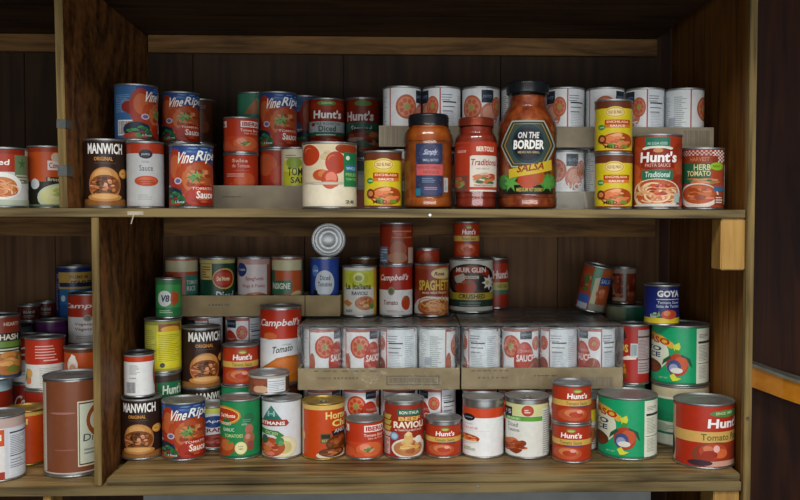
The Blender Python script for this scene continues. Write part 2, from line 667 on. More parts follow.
@design('sauceback')
def _():
    a = Art('e2e3e2')
    a.rect_deg(-180, 180, .83, 1, 'c4331f')
    a.rect_deg(-180, 180, .965, 1, '8e8e8c')
    a.lines(-.62, .10, .52, .77, 6, '6c6e70', 3, .28)
    a.T('net', -.62, -.2, .415, .45, '404040')
    a.bars(-.82, -.22, .06, .33)
    a.E(1.0, .5, .14, .3, 'c04838')
    return a


@design('saucefront', (.03, .84))
def _():
    a = Art('e8e9e8')
    a.rect_deg(-180, 180, .80, 1, 'd03a20')
    a.E(-.66, .80, .27, .075, '181a20').T('pantry', -.84, -.5, .78, .815, 'a8b4c0')
    a.T('tomato', -.9, -.5, .655, .68, 'd08890').T('Sauce', -.92, -.25, .56, .63, 'd88c98', 0, .01)
    a.R(-.9, .35, .525, .53, 'b8c4c4')
    a.food(-.58, .36, .42, .09, ['e06030', 'cc4420', 'e88850', 'd8a070'], 18, .3, 2, 'a83818')
    a.E(-.58, .315, .42, .045, 'd8d4cc', 16, 180, 360)
    a.lines(-.9, -.3, .12, .20, 3, '9ab088', 1)
    a.lines(1.15, 1.7, .2, .7, 14, '70706c', 5)
    return a


@design('vine')
def _():
    a = Art('27427c')
    a.rect_deg(-180, 180, 0, .35, '5a1c1c')
    a.R(-1.05, -.9, 0, 1, '2c5c94')
    # the back of the wrapper: blue with a bar code and small print
    a.rect_deg(-180, -60, 0, 1, '3a6494').lines(-1.4, -.95, .5, .85, 7, '7ea4c8', 6, .3)
    a.ED(-88, .62, 18, .13, '5a86b0')
    a.bars(-1.26, -.95, .08, .33)
    a.food(-.2, .5, 1.0, .48, ['a82a20', '8c2430', 'c04a30', '3a3a78', '8a2a20', 'b85a38', '26406c'], 44, .26, 11)
    a.E(-.62, .60, .36, .36, 'a82a20').E(-.68, .66, .24, .2, 'c4523a').E(-.5, .5, .2, .16, 'b84030')
    a.E(.25, .40, .76, .36, 'a83422').E(.05, .46, .48, .22, 'c05a40').E(.5, .42, .36, .22, 'b0442e').E(.3, .50, .5, .12, 'cc7c50')
    a.food(.25, .42, .72, .3, ['b04430', 'c86848', '9a2c20', 'd08860', 'a05a3a'], 26, .22, 4)
    a.E(.45, .15, .74, .21, 'a81c14').E(.55, .22, .4, .1, 'c03a2a').food(.5, .1, .6, .1, ['8c1812', 'b83224', 'c04a38'], 12, .3, 6)
    a.E(-.72, .17, .34, .15, '1c2a3a').E(-.55, .10, .3, .10, '2a5a34').E(-.78, .05, .3, .06, 'b0302a').food(-.68, .14, .36, .12, ['22304c', '2a6a3a', '6a2438', '3c8a44', '8a2a2a'], 16, .3, 9)
    a.star(.18, .50, .50, .15, '3c6a34', 7, .25).star(.25, .52, .30, .09, '88a058', 5, .3).star(.05, .47, .3, .1, '5a8a48', 6, .3)
    a.E(-.30, .72, .12, .14, 'b43a2a').food(.3, .93, .7, .07, ['5c86b8', '3a62a0', '84a8cc', '2c4a86'], 18, .25, 3)
    a.T('Vine', -.62, .15, .70, .90, W, .35, .018, .02).T('Ripe', .22, .98, .71, .93, W, .35, .018, .02)
    a.E(-.58, .42, .16, .055, 'c8b8c8').E(-.58, .42, .11, .035, '6a6088')
    a.T('TOMATO', .02, .9, .275, .32, 'f0d8d0', .1, .01)
    a.T('Sauce', .22, .92, .13, .255, W, .1, .02)
    a.T('15oz', -.7, -.3, .05, .09, 'd8d8d8')
    return a


@design('iberian')
def _():
    a = Art('bf2c1c')
    a.R(-1.05, 1.05, 0, .45, 'c83a28')
    a.R(-.02, 1.05, .74, .93, 'f0e4de').T('IBERIA', .07, .97, .77, .90, 'b02018', 0, .035)
    a.R(-1.2, -.82, .74, .93, 'f0e4de').T('IA', -1.15, -.88, .77, .9, 'b02018', 0, .03)
    a.T('Tomato Sauce', -.04, .95, .605, .69, 'f4d4c8', 0, .015).T('Salsa de Tomate', .18, .95, .525, .58, 'f0c0b0', 0, .012)
    a.E(.22, .24, .68, .21, 'd85a40').E(.02, .30, .3, .1, 'e4846a').food(.25, .24, .34, .10, ['4a7238', '3c6230', '8aa058', 'c86a50', 'e4a088'], 22, .3, 3)
    a.E(-.75, .16, .26, .15, 'd04a34').E(-.3, .08, .3, .08, 'cc4a38')
    a.rect_deg(95, 175, .05, .95, 'e8dcd4').lines(1.1, 1.9, .1, .9, 12, '605850', 3)
    return a


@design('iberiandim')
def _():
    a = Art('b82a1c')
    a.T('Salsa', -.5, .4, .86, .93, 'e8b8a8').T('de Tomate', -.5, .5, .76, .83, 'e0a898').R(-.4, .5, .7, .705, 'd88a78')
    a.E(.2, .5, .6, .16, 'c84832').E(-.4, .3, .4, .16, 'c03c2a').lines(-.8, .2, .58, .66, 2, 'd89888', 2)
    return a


@design('redsmall')
def _():
    a = Art('a82a1e')
    a.E(-.3, .75, .6, .2, 'c04a38').E(.4, .55, .5, .18, 'b83828').lines(-.8, .6, .12, .4, 4, 'e0b8a8', 2, .2)
    a.R(-.7, .6, .14, .20, '7a1c14')
    return a


@design('yellowsauce')
def _():
    a = Art('d8ceb0')
    a.R(-.85, 1.0, .36, .80, 'b8b830').R(-.85, 1.0, .60, .80, 'd0cc50')
    a.T('TOMA', -.55, .75, .53, .68, '2e3a18', 0, .02).T('SAL', -.35, .6, .40, .51, '2e3a18', 0, .02)
    a.E(-.1, .76, .55, .1, '8aa038').lines(-.7, .5, .84, .92, 2, '8a8470', 1)
    a.food(.2, .16, .8, .16, ['c86a40', 'd88a58', 'b84a2c'], 12, .4, 4)
    return a


@design('greentriangle')
def _():
    a = Art('3c7c60')
    a.P([(-.6, .60), (.1, .92), (.2, .60)], 'b0663c').P([(.1, .9), (.9, .9), (.3, .55)], '6a9a7a')
    a.R(-1.05, 1.05, .38, .5, 'c8c8b8').R(-1.05, 1.05, 0, .38, '2a5c48')
    return a


@design('diced')
def _():
    a = Art('8e1c14')
    a.R(-1.05, 1.05, .80, .94, 'a02818')
    a.E(0, .93, .52, .05, '5a8a40').T('GARDEN', -.3, .3, .91, .95, 'd8e0b0')
    a.T("Hunt's", -.72, .80, .62, .79, W, .06, .035)
    a.R(-1.05, 1.05, .34, .56, 'b4bcbc').R(-1.05, 1.05, .27, .345, '2a6a4c')
    a.T('FIRE ROASTED', -.65, .75, .49, .54, '4a5058').T('Diced', -.45, .50, .36, .475, '2a4a40', 0, .02)
    a.E(-.74, .50, .1, .04, 'a02818').lines(-.6, .5, .28, .33, 1, 'c8d8c8', 2)
    a.food(0, .12, 1.0, .14, TOMS + ['6a1810'], 24, .28, 6, '7a1a12')
    return a


@design('stewed')
def _():
    a = Art('7e1a14')
    a.E(0, .93, .5, .05, '5a7a3a')
    a.T("Hunt's", -.92, .62, .63, .80, 'dcd0cc', .06, .035)
    a.R(-1.05, 1.05, .40, .60, '2c5c4a').T('Stewed', -.7, .5, .44, .55, 'b8c8c0', 0, .012)
    a.food(0, .28, 1.0, .22, ['a83a2c', 'c86a58', '8a2a1e', '4a6a4a', 'b89088'], 26, .28, 9, '4a2a20')
    a.R(-1.05, 1.05, 0, .06, '28403a')
    return a


@design('whole')
def _():
    a = Art('ddd0b4')
    a.R(-1.05, 1.05, .35, 1, 'd8c6a4').R(-1.05, 1.05, 0, .34, 'e2d8be')
    a.food(-.15, .82, .3, .12, ['e8e0d0', 'c8b088', 'a8a070'], 8, .4, 2)
    a.tomato(-.66, .82, .30, .17, 'b8301e', 'd86a50', None)
    a.tomato(.20, .70, .36, .18, 'b02c1c', 'cc5a40', None)
    a.tomato(.58, .93, .38, .09, '9a3020', 'b85040', None)
    a.E(-.28, .50, .32, .09, 'c04430').E(-.2, .52, .22, .06, 'd86c50')
    a.E(.0, .43, .30, .15, 'bb3622').E(.05, .46, .2, .09, 'dc7a60').E(.05, .36, .26, .06, 'c8442e')
    a.E(-.1, .38, .8, .012, 'b8b0a0').E(-.1, .36, .55, .012, 'c8bea8')
    a.R(.50, .95, .32, .87, '1f7a4c').R(.58, .95, .57, .67, '2a72a0')
    a.E(.64, .78, .07, .035, 'e4e8dc').T('WHOLE', .58, .9, .59, .64, 'c8e0e8').T('PEELED', .56, .93, .49, .54, '9cd07c').T('TOMATOES', .56, .93, .42, .46, '9cd07c')
    a.R(.97, 1.3, .2, .95, '8a2418').T('28', .55, .85, .05, .10, '40403c')
    return a


@design('enchilada')
def _():
    a = Art('d4c020')
    a.rect_deg(-180, 180, .86, 1, '6e2a20')
    a.rect_deg(-180, 180, 0, .02, '8a2a1c')
    a.E(.03, .78, .56, .115, 'e0c860').E(.03, .78, .50, .095, 'c89c3c').E(.03, .78, .45, .078, 'e8d490')
    a.T('OLD EL PASO', -.34, .40, .75, .81, '8a2018', 0, .02)
    a.R(-.52, .82, .48, .63, 'c03a1c').T('ENCHILADA', -.42, .72, .565, .61, 'f0d8a0', 0, .02).R(-.52, .82, .47, .53, 'd86a28').T('SAUCE', -.25, .55, .485, .525, W, 0, .015)
    a.E(-.66, .48, .17, .055, '3c8a30').T('mild', -.76, -.55, .465, .495, W)
    a.P([(-.7, .30), (-.2, .36), (.3, .33), (.85, .30), (.85, .42), (.5, .36), (.0, .41), (-.5, .36)], 'd8b838')
    a.food(.12, .20, .80, .17, ['a83818', 'c8562c', 'd87a48', '8a2412', 'e0a070', '6a8a30'], 34, .26, 5, 'b04420')
    a.E(-.62, .24, .2, .09, '6a2414').E(-.62, .24, .12, .05, 'c87840')
    a.T('MILD', -.5, .2, .06, .12, '3c1810', 0, .02)
    a.lines(1.05, 1.5, .2, .8, 10, '6a5a18', 2)
    return a


@design('pastasauce')
def _():
    a = Art('a83024')
    for i, (x, y) in enumerate([(-.8, .75), (-.9, .5), (.85, .8), (.9, .55), (-.75, .3), (.8, .35)]):
        a.E(x, y, .22, .12, ['b83c2c', 'c24a34', '942418'][i % 3])
    a.R(-.5, .5, .82, .985, '23705a').T('NO SUGAR ADDED', -.4, .4, .88, .92, 'b8d8c8').E(0, .83, .62, .035, 'd8dccc')
    a.P([(-.62, .80), (-.3, .83), (.3, .83), (.62, .80), (.66, .56), (.35, .535), (-.35, .535), (-.66, .56)], '8c1a14')
    a.E(.02, .80, .2, .03, 'c88a50')
    a.T("Hunt's", -.68, .76, .63, .785, 'f4f0ec', .06, .035).T('PASTA SAUCE', -.5, .52, .565, .615, 'e0a898', 0, .015)
    a.R(-.62, .62, .39, .52, '1f6c50').T('Traditional', -.5, .5, .42, .50, 'd8e8dc', .12, .012)
    a.E(-.02, .18, .92, .22, 'd8d4c8').E(-.02, .20, .86, .19, 'b8482e')
    a.noodles(-.02, .18, .85, .18, ['e0b890', 'e8c8a0', 'c87850', 'd8a070'], 46, 3)
    a.food(.05, .25, .6, .1, TOMS, 14, .25, 8)
    a.E(-.02, .015, .9, .03, 'c8ccc4')
    a.R(.68, .86, .06, .2, '9cb8b0')
    return a


@design('soupcheck')
def _():
    a = Art('a83a30')
    a.rect_deg(-180, 180, .90, .99, 'c8a8a0')
    for i in range(60):
        for j in range(3):
            if (i + j) % 2 == 0:
                a.rect_deg(-180 + i * 6, -174 + i * 6, .90 + j * .03, .93 + j * .03, '9a3028')
    a.R(.45, .98, .78, .99, 'e0d8d0')
    for i in range(7):
        for j in range(7):
            if (i + j) % 2 == 0:
                a.R(.45 + i * .075, .525 + i * .075, .78 + j * .03, .81 + j * .03, '9a3028')
    a.R(-.9, .7, .78, .89, '8c2c22').T('HARVEST', -.6, .3, .8, .87, 'c86a58')
    a.R(-.98, .36, .42, .77, '1f5a3a').T('HERB', -.42, .36, .645, .745, 'd8c890', 0, .02).T('TOMATO', -.72, .36, .54, .635, 'd8c890', 0, .02)
    a.E(.62, .71, .3, .07, '8ab42c').T('NEW', .46, .78, .69, .73, '3c5a18')
    a.food(.0, .46, .9, .07, ['c88a60', 'd8a880', '8a7a40', 'b86a48'], 16, .3, 2)
    a.E(-.12, .20, .86, .22, 'd8ccc0').E(-.12, .23, .78, .17, 'b4442c')
    a.food(-.12, .23, .74, .15, ['c05a3c', 'a03820', 'd07a58', '8a4a30'], 30, .24, 4)
    a.R(.50, .95, .28, .36, '3c6488').R(.55, .95, .05, .22, '8c3830').lines(.6, .95, .08, .2, 3, 'e0c8c0', 3)
    a.R(.97, 1.5, .05, .75, 'd8d8d4')
    return a


def white_panel(a):
    # a nutrition table and a text panel on the two sides
    a.rect_deg(78, 82, 0, 1, 'b83a44').rect_deg(-82, -78, 0, 1, 'b83a44')
    a.rect_deg(82, 176, 0, 1, 'd9dee2').rect_deg(-176, -82, 0, 1, 'dde2e2')
    a.lines(1.0, 1.48, .05, .62, 12, '8e98a4', 11, .25)
    a.rect_deg(88, 134, .74, .765, '22262c').rect_deg(88, 128, .66, .675, '3a3e46').rect_deg(88, 120, .58, .59, '3a3e46')
    a.lines(.995, 1.42, .78, .92, 3, '6a7480', 9, .3)
    a.lines(1.55, 1.92, .1, .9, 14, '9aa4b0', 2, .3)
    a.lines(-1.92, -1.52, .1, .9, 14, 'a0a8a8', 7, .3).lines(-1.45, -1.02, .12, .9, 13, '8a9494', 8, .3)
    a.rect_deg(-150, -125, .35, .5, 'b0b4c0')
    return a


@design('caseb', (.03, .985))
def _():
    a = Art('e6e9ea')
    a.rect_deg(-180, 180, .955, 1, 'b8505c')
    white_panel(a)
    a.slice(-30, .69, 31, .205, 'c8382e', 'd8705a')
    a.ED(14, .42, 33, .36, 'b8221c').ED(14, .5, 26, .24, 'c4342a').T('SAUCE', -.20, .72, .42, .545, 'f4ecea', 0, .03).T('TOMATO', .02, .66, .585, .635, 'e0a8a0')
    a.rect_deg(0, 38, .825, .975, '242c3a').T('pantry', .08, .56, .87, .93, '8a98ac', .2, .01)
    a.slice(57, .74, 18, .13, 'c04438', 'd07060', 2).ED(54, .34, 22, .14, 'a04038')
    a.ED(-70, .40, 10, .18, 'b85048')
    return a


@design('casea', (.03, .985))
def _():
    a = Art('e0e1e0')
    white_panel(a)
    a.slice(-28, .66, 33, .22, 'b85040', 'cc7c62', 1)
    a.ED(30, .52, 30, .22, 'bc705c').ED(28, .56, 20, .13, 'cc927c')
    a.rect_deg(4, 42, .74, .97, '232c38').T('pantry', .14, .6, .81, .89, '7488a0', .2, .01)
    a.T('SAUCE', -.3, .8, .30, .43, 'd8d0cc', 0, .03).T('SAUCE', -.3, .8, .06, .20, 'c8382c', 0, .03)
    a.ED(-66, .12, 14, .16, 'c8a098').slice(56, .68, 20, .18, 'b8503c', 'c8745a', 1)
    return a


@design('navy')
def _():
    a = Art('1c2e6a')
    a.rect_deg(-180, -55, 0, 1, '1a2a66').lines(-1.0, -.86, .2, .9, 9, '8a9ac8', 2)
    a.rect_deg(-60, 180, .60, .92, 'c09a48').R(-.82, 1.0, .64, .72, '1f2c50').T('PEACHES', -.2, .9, .645, .76, '16285a', 0, .03)
    a.R(-.82, 1.05, .30, .60, '2c6ca0').R(-.82, 1.05, 0, .3, '24508c')
    a.E(-.62, .42, .12, .06, 'c8d4e0').T('PREMIUM', -.3, .7, .80, .86, '6a4a20')
    return a


def soup(a, sub, subc='7a1a20'):
    a.rect_deg(-180, 180, .52, 1, 'c41e1a')
    a.T("Campbell's", -.86, .84, .70, .86, 'f8f4f0', .35, .02, .03)
    return a


@design('vegsoup')
def _():
    a = Art('e2e0dc'); a.rect_deg(-180, 180, .55, 1, 'c02a1c')
    a.T("Campbell's", -1.0, 1.1, .70, .84, 'f8f4f0', .35, .02, .02)
    a.E(-.02, .53, .22, .075, 'a89a80').E(-.02, .53, .15, .05, '80765f')
    a.T('Vegetarian', -.66, .62, .36, .43, '8a1a24', 0, .015).T('Vegetable', -.66, .56, .25, .33, '8a1a24', 0, .015).lines(-.6, .3, .1, .18, 2, '8a8478')
    return a


@design('tomatosoup')
def _():
    a = Art('e6e4e0'); a.rect_deg(-180, 180, .52, 1, 'b01c18')
    a.T("Campbell's", -.92, .72, .67, .84, 'f4e8e4', .35, .02, .02)
    a.E(-.28, .50, .20, .09, '8a8460').E(-.28, .5, .13, .06, '6a6a48')
    a.T('Tomato', -.74, .12, .21, .31, '8a1420', 0, .02)
    a.tomato(.58, .25, .26, .15, 'c0321e', 'd86a4c', '4a7a34')
    a.lines(-.55, .5, .06, .11, 2, 'b88888', 1)
    return a


@design('bigsoup')
def _():
    a = Art('d8dadc'); a.rect_deg(-180, 180, .60, 1, 'c42618')
    a.P([(-1.1, .62), (-.5, .60), (.2, .64), (1.1, .62), (1.1, .72), (-1.1, .72)], 'c42618')
    a.T("Campbell's", -.93, .88, .745, .875, 'f8f4f0', .35, .02, .01)
    a.E(-.5, .64, .3, .05, 'd05a40')
    a.T('CONDENSED', .05, .5, .51, .535, '7a8288').T('Tomato', -.42, .56, .395, .49, '2a3440', .25, .018, .04)
    a.P([(-1.08, .10), (-.6, .26), (-.2, .34), (.3, .365), (1.08, .38), (1.08, 0), (-1.08, 0)], 'b85a20')
    a.P([(-.9, .14), (-.4, .28), (.2, .335), (1.0, .34), (1.08, .2), (.4, .1)], 'c8702c')
    return a


@design('soupside')
def _():
    a = Art('dad8d6'); a.rect_deg(-180, 180, .50, 1, 'be241a')
    a.T('C', -.62, -.12, .60, .80, 'f4e8e4', .25, .03).T('a', -.05, .22, .60, .72, 'f4e8e4', .25, .02)
    a.R(-.02, .4, .1, .36, 'c8c8c8').lines(-.6, .2, .15, .3, 2, 'b0b0b0', 3)
    return a


@design('soupbackside')
def _():
    a = Art('dcdcd6'); a.rect_deg(-180, 180, .49, 1, 'c02a20')
    a.lines(-.50, .55, .62, .92, 5, 'e8b8b0', 5, .32).lines(-.1, .9, .56, .62, 1, 'e8b8b0', 1)
    a.P([(-.98, .15), (-.9, .40), (-.75, .38), (-.70, .12)], '5a7a3c').E(-.78, .30, .14, .1, 'd8a050').E(-.82, .14, .12, .07, 'd87a50')
    a.lines(-.3, .95, .06, .44, 7, 'a0a49c', 4, .25)
    return a


@design('redscript')
def _():
    a = Art('9c1c18')
    a.P([(.1, .95), (.5, .72), (1.0, .62), (1.0, .66), (.5, .78), (.15, .98)], 'd8c8b0')
    a.T('Camp', -.95, .2, .48, .82, 'ecd8d0', .35, .02)
    a.R(-1.05, 1.05, 0, .3, '7a1816')
    return a


@design('bluerim')
def _():
    a = Art('8c1c18'); a.rect_deg(-180, 180, .84, 1, '9cb8c4')
    a.T('Camp', -.7, .95, .32, .52, 'e8d4d0', .35, .02)
    return a


@design('darkredlow')
def _():
    a = Art('5a1418')
    a.E(0, .5, .85, .4, '7a1a1e').E(0, .5, .78, .33, '40101a').T('BEANS', -.5, .5, .5, .72, 'c8b8b0', 0, .01).lines(-.5, .5, .2, .42, 2, 'b89890')
    return a


@design('purple')
def _():
    a = Art('d4d0d4')
    a.rect_deg(-180, 180, .50, 1, '5c2460').R(-.2, .9, .7, .9, '6e3478')
    a.E(.45, .55, .3, .09, '245058').lines(.0, .8, .1, .4, 4, '8a8a98')
    return a


@design('silverlabel')
def _():
    a = Art('b8bcc4')
    a.R(-1.05, 1.05, .80, 1, '5c646c').R(.1, 1.05, .35, .95, '6c7078').bars(.3, .85, .4, .8, '303438', '8a9098')
    a.R(-.9, .1, .5, .72, 'd4d0cc').R(-1.05, 1.05, 0, .4, 'b06a5c')
    return a


@design('leafyhash')
def _():
    a = Art('3c4a2c')
    a.rect_deg(-180, 180, .74, 1, '8c2a22').T('HEARTY', .2, .9, .86, .92, 'e0c8b8', 0, .02)
    a.R(-1.05, 1.05, .60, .74, '2a2c24').T('HASH', .0, .85, .62, .72, 'e8e0d0', 0, .03)
    a.R(-1.05, 1.05, .50, .60, '6a8a3c').lines(.0, .9, .40, .50, 2, 'd8d8c0', 2)
    a.food(.3, .22, .75, .2, ['c88a48', 'd8a860', 'b8682c', '6a7a30', 'e0b878'], 26, .28, 4, 'a86a34')
    a.rect_deg(-180, 180, 0, .03, '2a4a6a')
    return a


@design('chefsmall')
def _():
    a = Art('c4441e')
    a.E(-.55, .64, .26, .2, 'e8dcd0').E(-.55, .55, .17, .12, 'd8a080').P([(-.75, .72), (-.6, .9), (-.42, .86), (-.36, .7)], 'f0ece4')
    a.R(-1.0, .14, .30, .50, 'ecdcd4').T('Chef', -.6, .08, .32, .48, 'a01c18', 0, .03)
    a.rect_deg(-180, 180, 0, .2, '8a2416').rect_deg(-180, 180, .93, 1, '6a2a18')
    return a


@design('chiligold')
def _():
    a = Art('cc3c14')
    a.rect_deg(-180, 180, .93, 1, 'd0a850')
    a.T('Hormel', -1.05, .05, .77, .88, 'e8d878', 0, .03)
    a.T('Chili', -.95, -.2, .64, .75, 'e8d878', 0, .03)
    a.E(-.55, .30, .5, .26, '3c1c10').food(-.5, .22, .5, .2, MEAT, 24, .3, 3).R(-.9, -.2, .48, .62, '241410')
    return a


@design('chilibig')
def _():
    a = Art('c63a12')
    a.rect_deg(-180, 180, .91, 1, 'd6b060')
    a.rect_deg(-180, -68, .02, .9, 'c8b8a0').lines(-1.6, -1.05, .3, .85, 9, '7a5a40', 2)
    a.E(-.98, .40, .12, .12, 'd8a878')
    a.T('Hormel', .10, 1.02, .73, .87, 'e8d078', 0, .03).T('Chili', .40, 1.02, .58, .71, 'e8d078', 0, .03)
    a.P([(.38, .50), (1.03, .56), (1.1, .36), (.45, .38)], '201c20').T('ANGUS', .5, 1.0, .46, .53, 'c0c4cc', .1, .02, .02)
    a.R(-.14, .34, .28, .46, '50502a').R(-.1, .3, .37, .44, '24200f').T('BEEF', -.08, .28, .30, .35, 'b8a868')
    a.food(.62, .26, .52, .17, MEAT + ['a83a20'], 36, .26, 6, '6a2414')
    a.E(.35, .05, .7, .09, 'd8c8b8').food(.35, .10, .58, .09, MEAT, 24, .3, 7, '5c1c10')
    return a


@design('whiteorange')
def _():
    a = Art('d0d4da')
    a.rect_deg(-180, 12, 0, 1, 'e4e0dc').rect_deg(-120, 12, .55, .82, 'd44a24').T('ITALIAN', -.9, .1, .64, .74, W, 0, .02)
    a.rect_deg(-120, 12, 0, .12, 'a83028').rect_deg(-180, 180, .84, 1, 'c0a8a0')
    a.rect_deg(20, 88, .04, .82, 'd8dce4').rect_deg(24, 84, .74, .765, '3a4048').rect_deg(24, 84, .36, .375, '3a4048').rect_deg(24, 84, .17, .18, '5a6068')
    a.lines(.42, .95, .40, .72, 7, '70788a', 2, .3).lines(.42, .95, .20, .34, 3, '80889a', 3, .3)
    return a


@design('rust')
def _():
    a = Art('7e3a30')
    a.rect_deg(-180, -62, .02, .98, 'c8bca8')
    a.rect_deg(-180, 180, 0, .015, 'b8b0a8')
    a.E(-.35, .66, .4, .012, 'a06a60').E(-.3, .26, .36, .008, '94584c')
    a.R(.10, 1.6, .07, .78, 'd2ccb4').R(.14, 1.55, .085, .765, '5a2c24').R(.17, 1.5, .10, .75, 'c9cdb8')
    a.E(.72, .56, .34, .20, '9a4424').E(.72, .56, .22, .12, 'd2ccb4')
    a.T('Diced', .28, .95, .34, .42, '4a5450', .1, .008).lines(.3, .9, .2, .28, 2, '8a9088')
    return a


@design('pastawhite')
def _():
    a = Art('c8c8c4')
    a.rect_deg(-180, 60, .60, 1, 'a82a1c').rect_deg(-180, 60, .92, 1, '8c2018')
    a.T('Peeled', -.9, .2, .72, .82, W, .1, .02)
    a.R(.42, 1.0, .40, .9, '6a7a58').star(.7, .75, .2, .12, '3c6a2c').lines(.45, .95, .42, .58, 3, 'c0b8a8', 2)
    a.E(-.1, .35, .80, .24, 'e4e4e0').E(-.1, .33, .62, .18, 'c86a48').noodles(-.1, .33, .6, .17, ['e0a070', 'd88a58', 'ecc8a0', 'b84a30'], 30, 2)
    a.rect_deg(-180, 180, 0, .1, 'a8b4a0')
    return a


@design('creamsoup')
def _():
    a = Art('c04422')
    a.rect_deg(-180, 180, .93, 1, '9a2c1c')
    a.R(-1.05, 1.05, .0, .42, '2c2a20')
    a.R(-.02, 1.0, .62, .78, 'e0cfc8').T('Condensed', .05, .95, .65, .75, 'a02420', 0, .02).E(.4, .84, .25, .08, 'd0b8a0')
    a.E(-.62, .38, .20, .09, 'd0d8d8')
    a.R(-.1, .95, .42, .50, '3c2a1c').T('Broccoli', -.02, .75, .43, .49, 'd8d0b0', 0, .01)
    a.E(.35, .15, .88, .24, 'c4ccb0').E(.35, .16, .74, .19, 'd0cf90').food(.4, .17, .6, .14, ['a8b460', '7a9a48', 'd8d4a0', 'b8b870'], 20, .28, 4)
    a.R(-1.05, 1.05, 0, .03, '6a8060')
    return a


@design('juice')
def _():
    a = Art('3f9a50')
    a.rect_deg(-180, 180, .88, 1, '2f7a40')
    a.E(-.28, .50, .52, .22, 'e0e8e0').T('V8', -.6, .05, .40, .60, '1c2a50', .15, .04)
    a.P([(.2, .72), (.75, .62), (.7, .40), (.3, .28), (.1, .45)], 'c8482c')
    a.R(-1.05, 1.05, 0, .24, '2c7a44').lines(-.7, .5, .1, .2, 2, 'a8d0a8', 3)
    return a


@design('yellowbean')
def _():
    a = Art('cfc22c')
    a.rect_deg(-180, 180, .93, 1, '8a8a3c')
    a.R(-1.05, -.3, .2, .93, 'b8b44a').lines(-.9, -.35, .25, .85, 9, '7a7830', 3, .3)
    a.R(-.25, .95, .80, .95, '8a4a2c').E(.38, .84, .5, .07, 'd4a030').R(-.35, .98, .10, .80, 'd6cc28').lines(-.25, .9, .2, .76, 9, '8a8420', 6, .3)
    a.E(-.05, .12, .14, .05, '3a4a3a').rect_deg(-180, 180, 0, .05, '9a9430')
    return a


@design('greenband')
def _():
    a = Art('1f6a44')
    a.rect_deg(-180, -30, 0, 1, '8a2c20').T("Hunt's", -.2, .9, .72, .86, 'e0ecd8', .1, .03)
    a.R(-1.05, 1.05, .9, 1, '3a2c24').R(-1.05, 1.05, 0, .15, 'b0986c')
    return a


@design('yellowstrip')
def _():
    a = Art('c8c0b4')
    a.R(-1.05, 1.05, .56, .8, 'c8b430').R(-1.05, 1.05, .8, 1, '8c3a28').lines(-.9, .9, .1, .5, 6, '7a7068', 2)
    a.E(.2, .3, .6, .15, 'a05040')
    return a


@design('huntsauce')
def _():
    a = Art('a8281a')
    a.rect_deg(-180, 180, .04, .96, 'b42c1a')
    a.E(.10, .88, .24, .055, '6a8a38').E(.1, .87, .18, .03, 'c8b860')
    a.T("Hunt's", -.42, .62, .66, .82, 'f6ece8', .06, .035)
    a.rect_deg(-180, 180, .46, .62, 'd2a854').T('Tomato Sauce', -.48, .62, .485, .585, '5a6a2c', .0, .015)
    a.R(-.3, .7, .41, .46, '6a3a5c')
    a.E(-.1, .22, .72, .18, 'c04a38').E(-.05, .26, .5, .11, 'd8705c').E(.02, .22, .36, .08, 'b83424').E(.2, .3, .15, .05, 'e8a090')
    a.rect_deg(100, 175, .05, .45, 'd8d0c8').lines(1.15, 1.8, .1, .42, 5, '605850', 2)
    return a


@design('huntpaste')
def _():
    a = Art('b3241a')
    a.rect_deg(-180, -64, .02, .95, 'c8b090').E(-.97, .25, .06, .2, '30281c')
    a.rect_deg(-64, 180, .40, .58, 'd0a55a')
    a.E(.62, .88, .42, .06, '4c8448').T('SINCE 1888', .38, .88, .86, .905, 'd8d8a0', .0, .015, .01)
    a.T("Hunt's", .14, 1.02, .64, .80, 'f6f0ec', .06, .035)
    a.T('Tomato Paste', -.08, 1.05, .435, .545, '56602a', .0, .014)
    a.E(.30, .20, .66, .21, '7a3a34').E(.34, .21, .60, .185, '9c2a22').E(.30, .26, .44, .13, 'b83c30').E(.15, .30, .16, .05, 'd4685c').E(.55, .22, .2, .08, 'd85a40').E(.42, .30, .1, .06, 'e4b0a8').E(.2, .2, .25, .07, 'a02418')
    a.E(.42, .045, .6, .05, 'c89a84').E(-.1, .06, .4, .05, '3c2430')
    return a


